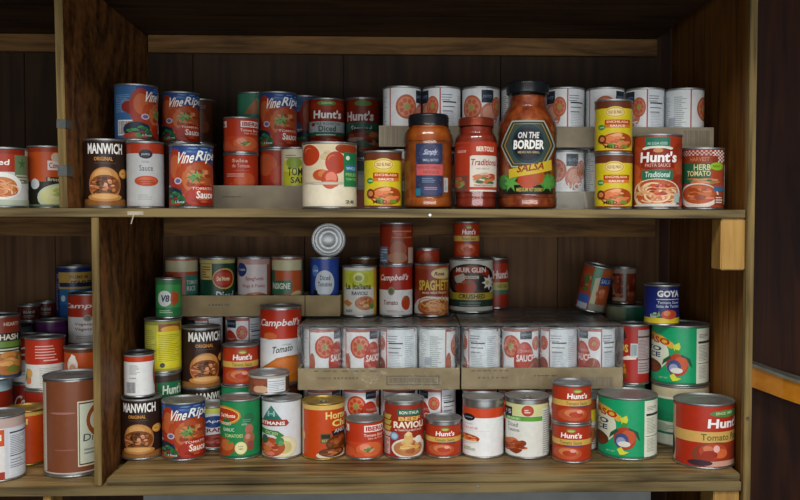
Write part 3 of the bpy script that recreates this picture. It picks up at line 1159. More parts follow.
@design('rooster')
def _():
    a = Art('159a64')
    a.rect_deg(-180, 180, 0, .03, '0f7a4e')
    a.rect_deg(34, 92, .01, .985, 'dfe2d0').lines(.64, .94, .82, .90, 3, '5a6068', 2, .35).rect_deg(38, 84, .72, .76, '2c3038').lines(.64, .94, .42, .70, 7, '788078', 4, .3).rect_deg(38, 84, .36, .37, '3a3e44').lines(.64, .94, .10, .34, 6, '8a9088', 7, .3)
    a.bars(1.0, 1.12, .1, .35)
    a.E(-.85, .52, .48, .34, 'd0d4bc')
    a.P([(-1.0, .93), (-.6, .84), (-.25, .73), (-.12, .66), (-.3, .62), (-.62, .72), (-1.0, .80)], 'd4a83c')
    a.T('PASO', -1.02, -.34, .74, .86, 'b8281c', 0, .035, -.07)
    a.T('TO', -1.0, -.62, .56, .65, '1c2a5a', 0, .03).T('CE', -.98, -.66, .45, .54, '1c2a5a', 0, .03)
    a.E(-.84, .28, .22, .12, '5c2c20').food(-.82, .27, .2, .1, ['a04a3a', '7a2c20'], 8, .4, 2)
    a.P([(-.25, .68), (-.02, .74), (.02, .66), (-.05, .58), (-.16, .56)], 'c8cc3c').P([(-.16, .62), (.0, .60), (-.05, .52), (-.22, .50)], '3c8a2c')
    a.ED(-5, .34, 22, .20, 'b0301f').ED(2, .36, 14, .13, 'c8482e').ED(-11, .30, 14, .13, '3c4a78').ED(-12, .28, 9, .08, '9098b8').ED(-6, .24, 12, .05, 'd8d4c8')
    a.P([(.05, .53), (.34, .46), (.42, .30), (.34, .34), (.2, .46), (.02, .49)], '1c5038')
    a.P([(-.35, .50), (-.55, .42), (-.6, .32), (-.42, .40), (-.28, .46)], '1c5038')
    a.P([(-.34, .14), (-.2, .19), (-.1, .12), (.06, .10), (-.1, .06), (-.24, .05)], 'cfd23c')
    a.T('NET WT', -.7, -.4, .08, .11, '9ce0b8')
    return a


@design('roosterback')
def _():
    a = Art('d4d8c4')
    a.rect_deg(-180, 180, .84, 1, 'c8bc98').rect_deg(-180, 180, .40, .80, '1c8a5c').lines(-1.0, .3, .42, .6, 6, '2c6a50', 3, .3)
    a.rect_deg(-180, 180, .18, .22, '2c7a5a').lines(-1.0, .3, .24, .36, 3, '8a9c88', 2)
    a.E(-.6, .3, .25, .08, 'a8b8a0')
    return a


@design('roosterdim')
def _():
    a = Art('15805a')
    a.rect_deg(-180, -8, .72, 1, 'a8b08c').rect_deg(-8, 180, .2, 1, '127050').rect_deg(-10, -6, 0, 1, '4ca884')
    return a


@design('gutred')
def _():
    a = Art('a41a1e')
    a.P([(-1.0, .88), (-.55, .94), (-.4, .8), (-.7, .72), (-1.0, .74)], '241a18').T('ROS', -.95, -.3, .58, .72, 'd8c050', 0, .03, -.05)
    a.P([(-.98, .38), (-.3, .48), (.2, .46), (.2, .42), (-.5, .40)], 'e0d0c0')
    a.food(-.62, .20, .38, .2, ['c86a30', 'd89a50', '6a4a20', 'a83a20', '7a8a3a'], 20, .3, 4)
    a.R(-.15, .28, .45, .70, 'b8c4c4').bars(-.1, .24, .48, .68, '5a6a70', 'b8c4c4')
    a.R(.30, .98, .16, .94, 'a89a98').R(.30, .98, .80, .83, '4a3a3c').R(.30, .98, .40, .42, '5a4a4c').lines(.34, .95, .45, .78, 8, '6a5456', 3, .3).lines(.34, .95, .2, .38, 4, '6a5456', 5, .3)
    return a


@design('goyablue')
def _():
    a = Art('1a2260')
    a.rect_deg(-180, 180, 0, .15, 'd0b62c')
    a.rect_deg(-180, -18, .15, .98, '1c2a78')
    a.T('GOYA', -.26, .92, .72, .90, 'eef0f4', .0, .045).R(-.3, .95, .645, .665, 'c8ccd8')
    a.T('Tomato Sauce', -.24, .92, .535, .61, 'c0c8dc', 0, .012).T('Salsa de Tomate', -.30, .92, .43, .51, 'c0c8dc', 0, .012)
    a.E(.40, .24, .42, .13, 'b83a2c').E(.3, .28, .2, .07, 'd86a54').food(-.4, .22, .25, .1, ['a0b098', '6a8a5c', 'd0d4c8'], 10, .4, 3).P([(-.3, .16), (-.15, .34), (-.05, .2)], '7a9a5a')
    return a


@design('brancot')
def _():
    a = Art('c8c4bc')
    a.rect_deg(-180, 180, .90, 1, 'd0c040')
    a.R(-1.05, 1.05, .72, .90, 'd4d4d0').E(.28, .70, .60, .13, '24427c').T('Dos Amigos', -.2, .75, .66, .74, 'e0e4ec', .1, .02)
    a.T('GRANDE', -.85, 1.0, .43, .57, '9a2a28', 0, .03)
    a.E(.1, .20, .95, .18, '8a2c24').food(.1, .2, .9, .17, ['a03c30', '7a2018', 'b8564a'], 20, .3, 4)
    a.R(-1.05, 1.05, 0, .06, '8a2c24')
    return a


@design('delgreen')
def _():
    a = Art('1b8048')
    a.rect_deg(-180, 180, 0, .03, '146038')
    a.E(-.60, .75, .62, .17, 'd07a2c').E(-.60, .75, .55, .14, 'd8c050').E(-.60, .75, .50, .125, 'b82c1c').T('Del Monte', -.92, -.24, .715, .785, 'f0e0c0', .05, .03)
    a.E(-.66, .66, .18, .04, '2c6a38')
    a.T('WITH', .05, .32, .575, .60, 'c0dcc8').T('GARLIC', -.82, -.30, .47, .53, 'cfe4d0', .0, .012).T('DICED', -.90, -.45, .58, .63, 'cfe4d0').T('TOMATOES', -.75, .12, .36, .42, 'cfd890', .0, .012)
    a.E(.42, .70, .26, .09, '2c6a44').lines(.1, .5, .6, .7, 3, '60a080', 2)
    a.E(.42, .50, .20, .09, 'b06a58').E(.42, .34, .26, .11, 'a8584c').E(.48, .2, .18, .09, '8c4a40').E(.36, .37, .12, .05, 'c88a7c')
    a.E(-.75, .18, .50, .17, 'a83a24').E(-.62, .22, .3, .1, 'c05a3c').star(-.5, .28, .2, .06, '3c8a3c')
    a.E(.02, .17, .30, .115, 'd8cc80').E(.02, .17, .26, .1, 'e4dca8').T('NON', -.1, .14, .185, .215, '5a7a3c').T('GMO', -.1, .14, .14, .17, '5a7a3c')
    return a


@design('deldark')
def _():
    a = Art('14402c')
    a.rect_deg(-180, 180, .93, 1, 'b0a468')
    a.R(-.95, -.32, .62, .92, 'b8a060').lines(-.9, -.4, .66, .9, 5, '6a5a30', 2)
    a.E(.30, .64, .60, .20, 'c89a4c').E(.30, .64, .54, .175, '9a2018').E(.30, .64, .46, .12, 'b83020').T('Del Monte', -.05, .66, .60, .68, 'ecdcb0', .05, .03)
    a.T('Diced', -.1, .85, .24, .40, 'c8d8d8', .05, .02)
    a.rect_deg(-180, 180, 0, .14, '6a2a1c').rect_deg(-180, 180, .14, .18, '9a8a4c')
    return a


@design('hart')
def _():
    a = Art('d4d8dc')
    a.P([(-.98, .60), (-.52, .94), (.10, .64), (-.98, .62)], '2a6c60').P([(-.82, .74), (-.52, .92), (-.2, .76)], '3c8078').T('H', -.7, -.35, .74, .84, '9ac0b4', 0, .02)
    a.P([(-1.02, .55), (.22, .57), (.36, .62), (.24, .685), (-1.02, .665)], 'a82c2c').T('HARTMANS', -1.15, .16, .585, .65, 'f4ece8', .0, .03)
    a.P([(-1.0, .52), (-.2, .48), (.10, .40), (-.04, .30), (-.4, .40), (-1.0, .42)], '3a7a3c').T('DICED', -.8, -.2, .43, .48, 'c8e0a8', 0, .01, -.03)
    a.E(.12, .18, .62, .20, 'd8cc98').E(.2, .19, .5, .165, 'ded8b4').E(.1, .18, .38, .12, 'c8b878')
    a.food(-.42, .18, .58, .18, ['b8442c', 'c8604a', 'a03420', 'd07a60'], 26, .3, 3, 'b04028')
    a.E(-.12, .30, .22, .07, '3c8048').E(-.05, .26, .12, .05, '5a9a54').E(-.8, .32, .14, .08, '30583c')
    a.lines(1.1, 1.7, .2, .8, 12, '80848a', 2)
    return a


@design('bonravioli', (.03, .93))
def _():
    a = Art('9c2420')
    for i in range(4):
        a.P([(-.98, .80 - i * .11), (-.62, .80 - i * .11), (-.72, .71 - i * .11), (-.98, .72 - i * .11)], 'b8a848' if i < 3 else 'c8b8a8')
    a.R(-1.0, -.70, .04, .36, 'd0b0a8').lines(-.98, -.72, .06, .34, 6, '6a3a34', 2)
    a.R(-.34, .82, .79, .915, '20604c').T('BON ITALIA', -.24, .72, .825, .885, 'dce4d0', 0, .025)
    a.T('BEEF', -.28, .78, .70, .775, 'e8b860', 0, .04).T('RAVIOLI', -.52, .92, .555, .685, 'f2e4cc', .0, .04).T('IN TOMATO & MEAT SAUCE', -.45, .85, .50, .535, 'f0d0c0', 0, .015)
    a.E(-.48, .40, .20, .075, '6a9ac0').E(-.48, .40, .14, .05, 'a8c8dc')
    a.E(.18, .17, .80, .2, 'dcd8d0').E(.18, .17, .70, .155, 'b87848')
    a.food(.18, .18, .68, .15, ['d8a860', 'e4c080', 'c08a48', 'a85a34', 'd8b078'], 24, .28, 4)
    a.P([(-.02, .30), (.20, .22), (.44, .33), (.38, .46), (.2, .50), (.02, .44)], 'd8b070').P([(.02, .44), (.2, .40), (.38, .46), (.2, .50)], 'e8c890')
    a.E(.68, .33, .16, .07, 'e4e0d8')
    return a


@design('organic', (.03, .90))
def _():
    a = Art('dcdcd4')
    a.rect_deg(-180, 180, .78, 1, 'cfcf94').rect_deg(-180, 180, .68, .77, '5c9c34')
    a.R(-1.0, -.68, .74, .93, '1e2c34').T('15', -.94, -.72, .8, .88, 'c8d0d0')
    a.E(.02, .88, .28, .105, 'b83434').R(-.16, .2, .83, .93, 'c04840').lines(-.12, .16, .84, .92, 2, 'f0d8d0', 1)
    a.T('ORGANIC', -.9, -.3, .70, .745, 'd8f0c0', 0, .015)
    a.T('Diced', -.86, -.42, .56, .64, '6a7078', .0, .01).T('Tomatoes', -.86, -.34, .47, .54, '6a7078', .0, .008)
    a.food(-.40, .20, .62, .16, ['a83c24', 'c05638', '8c2c18', 'c87050'], 30, .3, 5)
    a.rect_deg(42, 88, .04, .92, 'd4d8d0').lines(.70, .98, .06, .9, 12, '6c7470', 4, .35)
    return a


@design('pinkrings')
def _():
    a = Art('c8bcbc')
    a.rect_deg(-180, 180, .90, 1, 'b08a84')
    a.E(-.70, .80, .26, .13, '24386c').T('fresh', -.88, -.54, .78, .83, 'c0ccdc')
    a.T('Spaghetti', -.52, .55, .58, .67, 'a03038', .0, .015).T('Rings & Franks', -.68, .62, .45, .53, 'a03038', 0, .012)
    a.food(.05, .18, .85, .2, ['c86a3c', 'd88a58', 'b84e28', 'e0a878'], 32, .22, 3, 'a8583c')
    a.R(.75, 1.05, 0, .9, '9a4a48')
    return a


@design('greenribbon')
def _():
    a = Art('b8462a')
    a.rect_deg(-180, 180, .78, .97, 'bcb890').rect_deg(-180, -50, 0, .78, '2c5840')
    a.P([(-1.0, .58), (.2, .60), (.34, .48), (.2, .34), (-1.0, .32)], '2a6848').T('INSIGNE', -.92, .18, .43, .545, 'd8dcc8', .0, .03)
    a.T('TOMATO', -.85, -.1, .25, .32, 'd4c8b0').T('SOUP', -.85, -.3, .16, .23, 'd4c8b0')
    a.E(.52, .2, .46, .2, 'c8b080').food(.5, .2, .4, .16, ['c88a58', 'a85a34', 'd8b088'], 14, .3, 4)
    a.rect_deg(62, 180, 0, .97, '50604c')
    return a


@design('creamgreen')
def _():
    a = Art('a83c30')
    a.rect_deg(-180, 180, .76, .97, 'b0a888')
    a.E(-.3, .55, .4, .16, 'b84830').R(.18, .98, .05, .70, '3c7a68').T('TOMATO', .28, .92, .52, .6, 'd8dcd0').T('RICE', .3, .8, .4, .49, 'd8dcd0').lines(.25, .9, .1, .34, 4, 'b8c8c0', 2)
    a.rect_deg(-180, -30, 0, .7, '7a2a28')
    return a


@design('bluediced')
def _():
    a = Art('28489c')
    a.E(-.64, .78, .22, .11, '5c84c0').T('value', -.8, -.48, .76, .81, 'e0e8f4')
    a.E(.0, .54, .66, .25, 'ccd4dc').P([(-.55, .48), (-.75, .30), (-.1, .38)], 'ccd4dc')
    a.T('Diced', -.32, .38, .60, .69, '2a3444', 0, .012).T('Tomatoes', -.46, .50, .48, .57, '2a3444', 0, .012)
    a.E(-.64, .35, .16, .07, '101418')
    a.E(.22, .12, .72, .2, '8c2c28').food(.22, .12, .66, .17, ['a83a34', 'c05a50', '8a241e'], 18, .3, 2)
    a.R(-1.05, 1.05, 0, .02, '6a3a50')
    return a


@design('brownside')
def _():
    a = Art('9a4a28')
    a.rect_deg(-180, 180, .88, 1, '6a3424').E(.1, .6, .8, .2, 'a85830').R(-1.05, 1.05, 0, .4, '6a2c1c')
    return a


@design('yellowravioli')
def _():
    a = Art('dcd8cc')
    a.rect_deg(-180, -62, 0, 1, 'c8ac54').rect_deg(55, 180, 0, 1, 'd0a53c')
    a.rect_deg(-62, 55, .58, .94, 'cdd040').E(-.05, .78, .55, .16, 'b8c038').E(-.05, .8, .32, .1, 'e0dc90').E(-.05, .78, .22, .06, '8a9a3c')
    a.T('La Italiana', -.78, .66, .54, .67, '24401c', .0, .03).T('RAVIOLI', -.45, .45, .42, .50, '2c3c70', 0, .03)
    a.E(.28, .25, .55, .15, 'c07a4c').food(.28, .25, .5, .13, ['b85a34', 'd89a68', '9a4424', 'e0b080'], 22, .3, 4)
    a.P([(-.9, .26), (-.7, .33), (-.42, .25), (-.6, .17)], 'c8803c').E(.7, .18, .12, .06, '5a8a3c')
    a.T('BEEF', -.75, -.4, .06, .11, '3a4a80', 0, .02)
    return a


@design('redtin')
def _():
    a = Art('94221c')
    a.rect_deg(-180, 180, .93, 1, '6c1c18').R(-.25, .9, .80, .84, 'c86a58').R(-.3, .9, .64, .68, 'b85a4a').T('TOMATO', -.15, .6, .70, .78, 'c0604c', 0, .02)
    a.R(-.35, .45, .05, .62, '8a4a34').E(.1, .35, .5, .22, 'a06048').E(.05, .14, .6, .14, 'a87858')
    a.R(-1.0, -.52, 0, .42, '6a7a90').lines(-.98, -.55, .05, .4, 5, 'c0c8d4', 2).R(.7, 1.0, 0, .4, 'c8a898')
    return a


@design('spaghettimeat')
def _():
    a = Art('92281a')
    a.rect_deg(-180, 180, .93, 1, 'a03c28')
    a.E(.48, .84, .52, .12, 'd0b070').E(.48, .84, .44, .09, 'e0cc98').T('Rosa', .18, .76, .80, .88, '7a2018', .25, .03)
    a.T('SPAGHETTI', -.72, .98, .50, .71, 'd8b848', .0, .035).T('AND MEATBALLS', -.55, .85, .43, .475, 'e8c8a8', 0, .02)
    a.P([(-1.0, .14), (-.8, .30), (-.3, .38), (.4, .37), (1.0, .33), (1.0, .02), (-1.0, .02)], 'd8d4c8')
    a.E(.1, .15, .9, .17, 'a84c28').noodles(.1, .16, .85, .16, ['d8884c', 'c87038', 'e0a468'], 40, 2).P([(.5, .30), (.62, .42), (.66, .28)], 'd8a060').P([(.7, .28), (.8, .40), (.84, .26)], 'd8a060')
    return a


@design('muir')
def _():
    a = Art('ccc9bc')
    a.E(0, .60, .98, .34, '1c1816')
    a.E(-.02, .62, .86, .30, '3a3430').E(.45, .55, .3, .14, '28221e').E(-.5, .66, .24, .12, 'b8b0a0')
    a.P([(-.82, .66), (-.8, .80), (-.4, .875), (0, .895), (.4, .875), (.8, .80), (.82, .66), (.4, .74), (0, .765), (-.4, .74)], '9c2018')
    a.T('MUIR GLEN', -.66, .66, .765, .865, 'ecd8cc', .0, .03)
    a.P([(-.35, .70), (.35, .70), (.35, .64), (-.35, .64)], 'c8b8a8').T('ORGANIC', -.28, .28, .65, .69, '5a2018')
    a.tomato(-.12, .48, .36, .15, 'a82a1c', 'c8543c', '3c6a34').E(-.5, .46, .22, .1, '982818')
    a.star(.72, .56, .26, .16, 'e0dcd4', 8, .55).E(.72, .56, .08, .045, 'c8b050')
    a.rect_deg(-180, 180, .22, .36, 'b09a34').T('CRUSHED', -.55, .62, .245, .335, '2c2410', .0, .025)
    a.rect_deg(-180, 180, .08, .22, '2c3c34').lines(-.5, .5, .1, .2, 2, '6a7a6a')
    return a


@design('leaner')
def _():
    a = Art('a4442c')
    a.rect_deg(-180, -8, .0, 1, 'a83a26').food(-.55, .66, .42, .3, ['b8402a', '8a3020', 'c86a4c', '4a6a3c'], 18, .34, 3)
    a.P([(-.3, 1), (.3, 1), (.1, .6), (-.15, .3), (-.3, .5)], '5a8a6a').P([(-.12, .75), (.2, .8), (.15, .1), (-.2, .1)], 'b8b48c')
    a.R(.2, 1.0, .62, .80, '24448c').T('SALSA', .28, .9, .66, .76, 'b0c0e0')
    a.food(.5, .42, .45, .2, ['b8442c', 'c86248', 'd0806a'], 14, .36, 6)
    a.R(-.9, -.25, .14, .34, '3c5a9c').R(-.9, -.3, 0, .14, 'b0b4c0').R(-.2, .8, 0, .16, '8a8a78')
    return a


@design('tornred')
def _():
    a = Art('84281c')
    a.food(-.4, .5, .6, .4, ['a04030', '70201a', 'b86450', 'c09078'], 24, .3, 2)
    a.food(.6, .4, .4, .4, ['8a3828', '6a1c14', 'a85a48'], 14, .3, 3)
    a.R(-.02, .2, .05, 1, '8a8c80').R(-1.0, 1.0, .86, 1, '9a8a80').R(-.9, .1, .04, .14, 'b0a890')
    return a


@design('meatside')
def _():
    a = Art('c8b8a8')
    a.rect_deg(-180, 180, .86, 1, 'a8a49c').rect_deg(-180, -4, 0, .86, '8c4a30').E(-.45, .48, .4, .34, '7a3a2c').E(-.40, .2, .36, .24, 'c8a07c').E(-.5, .6, .3, .2, '94503c')
    a.R(-.08, .80, .02, .84, 'd8dce0').R(-.05, .78, .66, .70, '8a8c90').lines(-.04, .76, .1, .62, 5, '8e949c', 2, .3)
    a.R(.80, 1.05, 0, .86, '5a2c24')
    return a


@design('greenrim')
def _():
    a = Art('1e8a54')
    a.R(-1.05, -.1, .1, .62, 'd0dcd0').lines(.1, .9, .5, .8, 2, 'b8d8c4', 2).rect_deg(-180, 180, 0, .1, '0f6a40')
    return a


@design('creamrim')
def _():
    a = Art('b8ac84')
    a.rect_deg(-180, 180, .9, 1, '2a8a5c').rect_deg(-180, 180, .6, .9, 'c8bc98').rect_deg(-180, 180, 0, .6, '1c8a5c')
    return a


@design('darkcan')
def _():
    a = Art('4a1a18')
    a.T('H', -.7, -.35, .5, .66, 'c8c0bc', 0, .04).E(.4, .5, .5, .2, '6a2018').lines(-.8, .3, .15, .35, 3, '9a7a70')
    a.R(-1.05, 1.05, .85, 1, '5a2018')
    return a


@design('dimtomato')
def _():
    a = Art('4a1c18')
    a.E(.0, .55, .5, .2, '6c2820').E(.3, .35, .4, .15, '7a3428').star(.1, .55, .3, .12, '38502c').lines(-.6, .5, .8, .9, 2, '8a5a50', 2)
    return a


@design('cran')
def _():
    a = Art('c8ccd0')
    a.rect_deg(-180, 180, .86, 1, 'c0c458')
    a.E(.05, .66, .62, .15, '24407c').T('Apri', -.35, .45, .62, .71, 'd8e0ec', .1, .02)
    a.T('CRANBERRY', -.62, 1.3, .40, .50, '8c2034', 0, .03)
    a.E(.1, .18, .95, .17, '7a2024').food(.1, .18, .9, .16, ['982c34', '6a1820', 'b04c50', 'c8b8b8'], 20, .28, 4)
    return a


@design('huntsback')
def _():
    a = Art('a4241c')
    a.T("Hunt's", -.62, .78, .60, .78, 'dcc8c4', .06, .035)
    a.rect_deg(-180, 180, .36, .52, 'a8984c').rect_deg(-180, 180, .27, .36, '3c6a5c').T('NO SALT', -.3, .7, .40, .48, '4a5a2c', 0, .02)
    a.rect_deg(-180, 180, .92, 1, '6c1c18')
    return a


ART['huntsauce_s'] = ART['huntsauce']
BAND['huntsauce_s'] = (.03, .86)


# ------------------------------------------------------------------ the shelving
ZM = 0.513         # top of the middle shelf
FL = 0.015         # top of the lower shelf in the main bay (a second plank lies there)
D = 0.613          # depth of the bays
WB = 1.197         # width of the lower main bay
XU = -0.056        # right face of the upper divider
ZT = 0.953         # underside of the top shelf

W_FRONT = wood('wood_weathered_edge', '423620', '806e48', 0, 1.0, 16, 0.65, bump=.25, seed=1.3)
W_FLOOR = wood('wood_worn_shelf_top', '3a2c18', '967c4e', 0, 0.9, 14, 0.5, bump=.25, seed=4.1)
W_POST = wood('wood_post_edge', '4e3f22', '866f40', 2, 1.1, 16, 0.6, bump=.2, seed=2.2)
W_PLYL = plywood('plywood_side', '44280f', '86562a', 3.7)
W_SIDE = wood('wood_brown_side', '663e16', '98642a', 2, 0.8, 14, 0.6, bump=.15, seed=3.1)
W_BACK = wood('wood_dark_back', '422a18', '64472c', 2, 0.6, 18, 0.7, bump=.15, seed=5.5)
W_BACK_SHADED = wood('wood_back_upper_shaded', '24180f', '3a2716', 2, 0.6, 18, 0.7, bump=.15, seed=8.5)  # the back wood darkened, upper bay's shade painted into the colour
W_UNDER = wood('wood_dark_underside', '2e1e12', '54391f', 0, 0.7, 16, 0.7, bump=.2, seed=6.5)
W_CLEAT = wood('wood_cleat', '4a3218', '805c32', 0, 1.1, 10, 0.7, bump=.25, seed=9.1)
W_BLOCK = wood('wood_block', '8a6430', 'b08848', 2, 0.9, 8, 0.6, bump=.2, seed=11.1)
W_DARKWALL = wood('wood_stained_wall', '26110a', '40200f', 2, 0.5, 12, 0.6, bump=.2, seed=12.1)

shelf = empty('shelving_unit', (0.35, 0.3, -0.018))
tag(shelf, 'built-in wooden shelving unit with two open bays full of food cans', 'shelving')
OFF = Vector((0.35, 0.3, -0.018))


def board(name, m, x0, x1, y0, y1, z0, z1, label=None, bevel=.0012, end=None, shift=None, parent=None, skew=0):
    bm = bmesh.new()
    add_box(bm, x0, x1, y0, y1, z0, z1, bevel)
    if shift:
        for v in bm.verts:
            v.co.x += shift * (v.co.z - z0)
    for v in bm.verts:
        v.co.x += skew * v.co.y
        v.co -= OFF
    ms = [m] + ([end] if end else [])
    if end:
        for f in bm.faces:
            f.normal_update()
            if f.normal.y < -.7:
                f.material_index = 1
    o = mesh_obj(name, bm, ms, parent or shelf)
    if label:
        o['label'] = label
    return o


board('shelf_board', W_FLOOR, -.62, WB - .002, 0, D, -.018, -.0004, 'bottom shelf board with worn front edge', end=W_FRONT)
board('shelf_board', W_FLOOR, .0075, WB - .002, .003, D, 0, FL, 'second plank laid on the bottom shelf of the wide bay', .003, end=W_FRONT)
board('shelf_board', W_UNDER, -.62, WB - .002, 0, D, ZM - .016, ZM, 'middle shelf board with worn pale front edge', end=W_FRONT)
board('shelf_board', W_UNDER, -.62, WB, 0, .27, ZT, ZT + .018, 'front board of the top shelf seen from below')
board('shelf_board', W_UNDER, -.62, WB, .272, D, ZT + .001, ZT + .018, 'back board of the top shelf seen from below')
board('divider', W_PLYL, -.0135, 0, .001, D, .0004, ZM - .0165, 'lower plywood divider between the two bays', end=W_POST, skew=-.095)
board('divider', W_PLYL, XU - .0145, XU, .001, D, ZM + .0004, ZT - .001, 'upper plywood divider with swirling grain', end=W_POST, shift=-.012, skew=-.05)
board('side_panel', W_SIDE, WB + .0128, WB + .0178, .0135, D, -.30, ZT + .25, 'brown right side panel', skew=.05)
board('front_trim', W_POST, WB + .0005, WB + .0142, -.004, .013, -.30, ZT + .25, 'pale upright trim on the front edge of the right side panel')
for z0, z1, m in ((-.018, ZM - .016, W_BACK), (ZM, ZT + .018, W_BACK_SHADED)):
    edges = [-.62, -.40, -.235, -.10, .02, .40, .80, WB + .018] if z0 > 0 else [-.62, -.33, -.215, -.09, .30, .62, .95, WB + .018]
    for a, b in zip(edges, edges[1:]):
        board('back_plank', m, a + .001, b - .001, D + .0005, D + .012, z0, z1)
for x0, x1, zt in ((-.62, XU - .053, ZT), (XU - .029, WB, ZT)):
    board('cleat', W_CLEAT, x0, x1, D - .022, D, zt - .044, zt - .001, 'cleat under the top shelf at the back')
for x0, x1 in ((-.62, -.068), (-.05, WB)):
    board('cleat', W_CLEAT, x0, x1, D - .022, D, ZM - .063, ZM - .0165, 'cleat under the middle shelf at the back')
board('support_block', W_BLOCK, WB - .046, WB, .004, .055, ZM - .113, ZM - .0165, 'short light wood block under the right end of the middle shelf', .002)
board('support_block', W_BLOCK, WB - .052, WB - .003, .006, .08, -.20, -.019, 'short wood block under the right end of the bottom shelf', .002)
board('leg_post', W_BLOCK, -.110, -.096, .006, .06, -.30, -.019, 'thin post under the left end of the bottom shelf')
# nails and marks on the front edges
for px, py in ((430, 215), (478, 486), (747, 418)):
    p = at(px, py, 0)
    bm = bmesh.new()
    bmesh.ops.create_cone(bm, cap_ends=True, segments=12, radius1=.0032, radius2=.0026, depth=.0016, matrix=Matrix.Translation(p + Vector((0, -.0005 if px < 700 else -.0048, 0))) @ Matrix.Rotation(pi / 2, 4, 'X'))
    for v in bm.verts:
        v.co -= OFF
    mesh_obj('nail_head', bm, M_TIN if px < 700 else M_DARKEND, shelf)
# a dangling splinter / strip of tape under the middle shelf
bm = bmesh.new()
p0, p1 = at(134, 213, -.0012), at(131, 224, -.004)
add_box(bm, p0.x - .012, p0.x + .017, -.0012, -.0002, p0.z - .004, p0.z + .003)
v = [bm.verts.new(q) for q in (p0 + Vector((-.001, 0, 0)), p0 + Vector((.0015, 0, 0)), p1 + Vector((.0008, 0, 0)), p1 + Vector((-.0008, 0, 0)))]
bm.faces.new(v)
for q in bm.verts:
    q.co -= OFF
t = mesh_obj('tape_scrap', bm, mottled('pale_masking_tape', '9a917c', 'b8ae96', 60, .7), shelf)
t['label'] = 'torn scrap of pale tape on the middle shelf edge'

# grey tape wound round the upper divider
M_TAPE = mottled('grey_cloth_tape', '4a4c4a', '5c5e5a', 60, .6)
for (py0, py1) in ((119, 128), (165, 176)):
    q0, q1 = at(63, py1, 0), at(63, py0, 0)
    xs = XU - .012 * ((q0.z + q1.z) / 2 - ZM)
    bm = bmesh.new()
    add_box(bm, xs - .0152, xs + .0009, .0002, .03, q0.z, q1.z)
    for q in bm.verts:
        q.co -= OFF
    t = mesh_obj('divider_tape', bm, M_TAPE, shelf)
    t['label'] = 'band of dark grey tape round the upper divider'

# ------------------------------------------------------------------ the room round it
def struct(name, m, x0, x1, y0, y1, z0, z1):
    bm = bmesh.new(); add_box(bm, x0, x1, y0, y1, z0, z1)
    o = mesh_obj(name, bm, m); o['kind'] = 'structure'
    return o


M_PLASTER = mottled('soffit_plaster', '8c8478', '989082', 8, .9, .1)
struct('wall_back', W_DARKWALL, -1.4, 2.3, D + .014, D + .06, -.9, 1.5)
struct('wall_right', W_DARKWALL, 2.0, 2.05, -.3, D + .014, -.9, 1.5)
struct('added_shade_soffit', M_PLASTER, -2.5, 3.2, -.45, D + .06, 1.14, 1.20)  # unseen soffit, added to keep lamp light off the upper bay
struct('floor', mottled('grey_concrete_floor', '5a5852', '6c6a62', 6, .8, .2), -2.5, 3.2, -3.6, D + .06, -.96, -.9)

# orange bar with a grey top, standing out from the wall right of the shelves
bar = empty('padded_rail', (1.52, .42, .17))
tag(bar, 'orange curved rail with grey top beyond the right side panel', 'rail')


def sweep(pts, z0, z1, th):
    bm = bmesh.new(); prev = None
    for i, p in enumerate(pts):
        a = pts[max(0, i - 1)]; b = pts[min(len(pts) - 1, i + 1)]
        d = Vector((b[0] - a[0], b[1] - a[1], 0)).normalized(); n = Vector((-d.y, d.x, 0)) * th / 2
        c = Vector((p[0], p[1], p[2]))
        ring = [bm.verts.new(c + q) for q in (n + Vector((0, 0, z0)), n + Vector((0, 0, z1)), -n + Vector((0, 0, z1)), -n + Vector((0, 0, z0)))]
        if prev:
            for k in range(4):
                bm.faces.new((prev[k], prev[(k + 1) % 4], ring[(k + 1) % 4], ring[k]))
        else:
            bm.faces.new(ring)
        prev = ring
    bm.faces.new(prev[::-1])
    for v in bm.verts:
        v.co -= Vector((1.52, .42, .17))
    bmesh.ops.recalc_face_normals(bm, faces=bm.faces)
    return bm


rail_px = [(744, 362.5, .60), (756, 366.5, .59), (770, 371.5, .575), (784, 376.5, .56), (798, 381, .54), (812, 385, .52), (832, 390, .49)]
pts = [at(*q) for q in rail_px]
mesh_obj('rail_band', sweep(pts, -.054, 0, .03), mottled('orange_enamel', 'b8700e', 'd08418', 30, .45), bar)
o = mesh_obj('rail_top', sweep(pts, 0.0006, .008, .05), mottled('grey_rubber', '6c6c60', '7e7e72', 40, .7), bar)
o['label'] = 'grey top strip'

# a grey bin under the shelf, of which only the rim shows
bin_ = empty('storage_bin', (.53, .2, -.9))
tag(bin_, 'grey plastic bin just under the bottom shelf', 'bin')
bm = bmesh.new()
q0, q1 = at(143, 497, .03), at(651, 497, .03)
M_BIN = mottled('grey_plastic', '6a6c6a', '787a78', 20, .5)
add_box(bm, q0.x + .02, q1.x - .02, .05, .42, -.9, -.055, .01)
for v in bm.verts:
    v.co -= Vector((.53, .2, -.9))
mesh_obj('bin_body', bm, M_BIN, bin_)
bm = bmesh.new()
add_box(bm, q0.x, q1.x, .03, .44, -.055, -.0195, .002)
for v in bm.verts:
    v.co -= Vector((.53, .2, -.9))
mesh_obj('bin_lid', bm, M_BIN, bin_)

# ------------------------------------------------------------------ trays, cases and film
G_CASE = 'white labelled sauce cans packed in cases'


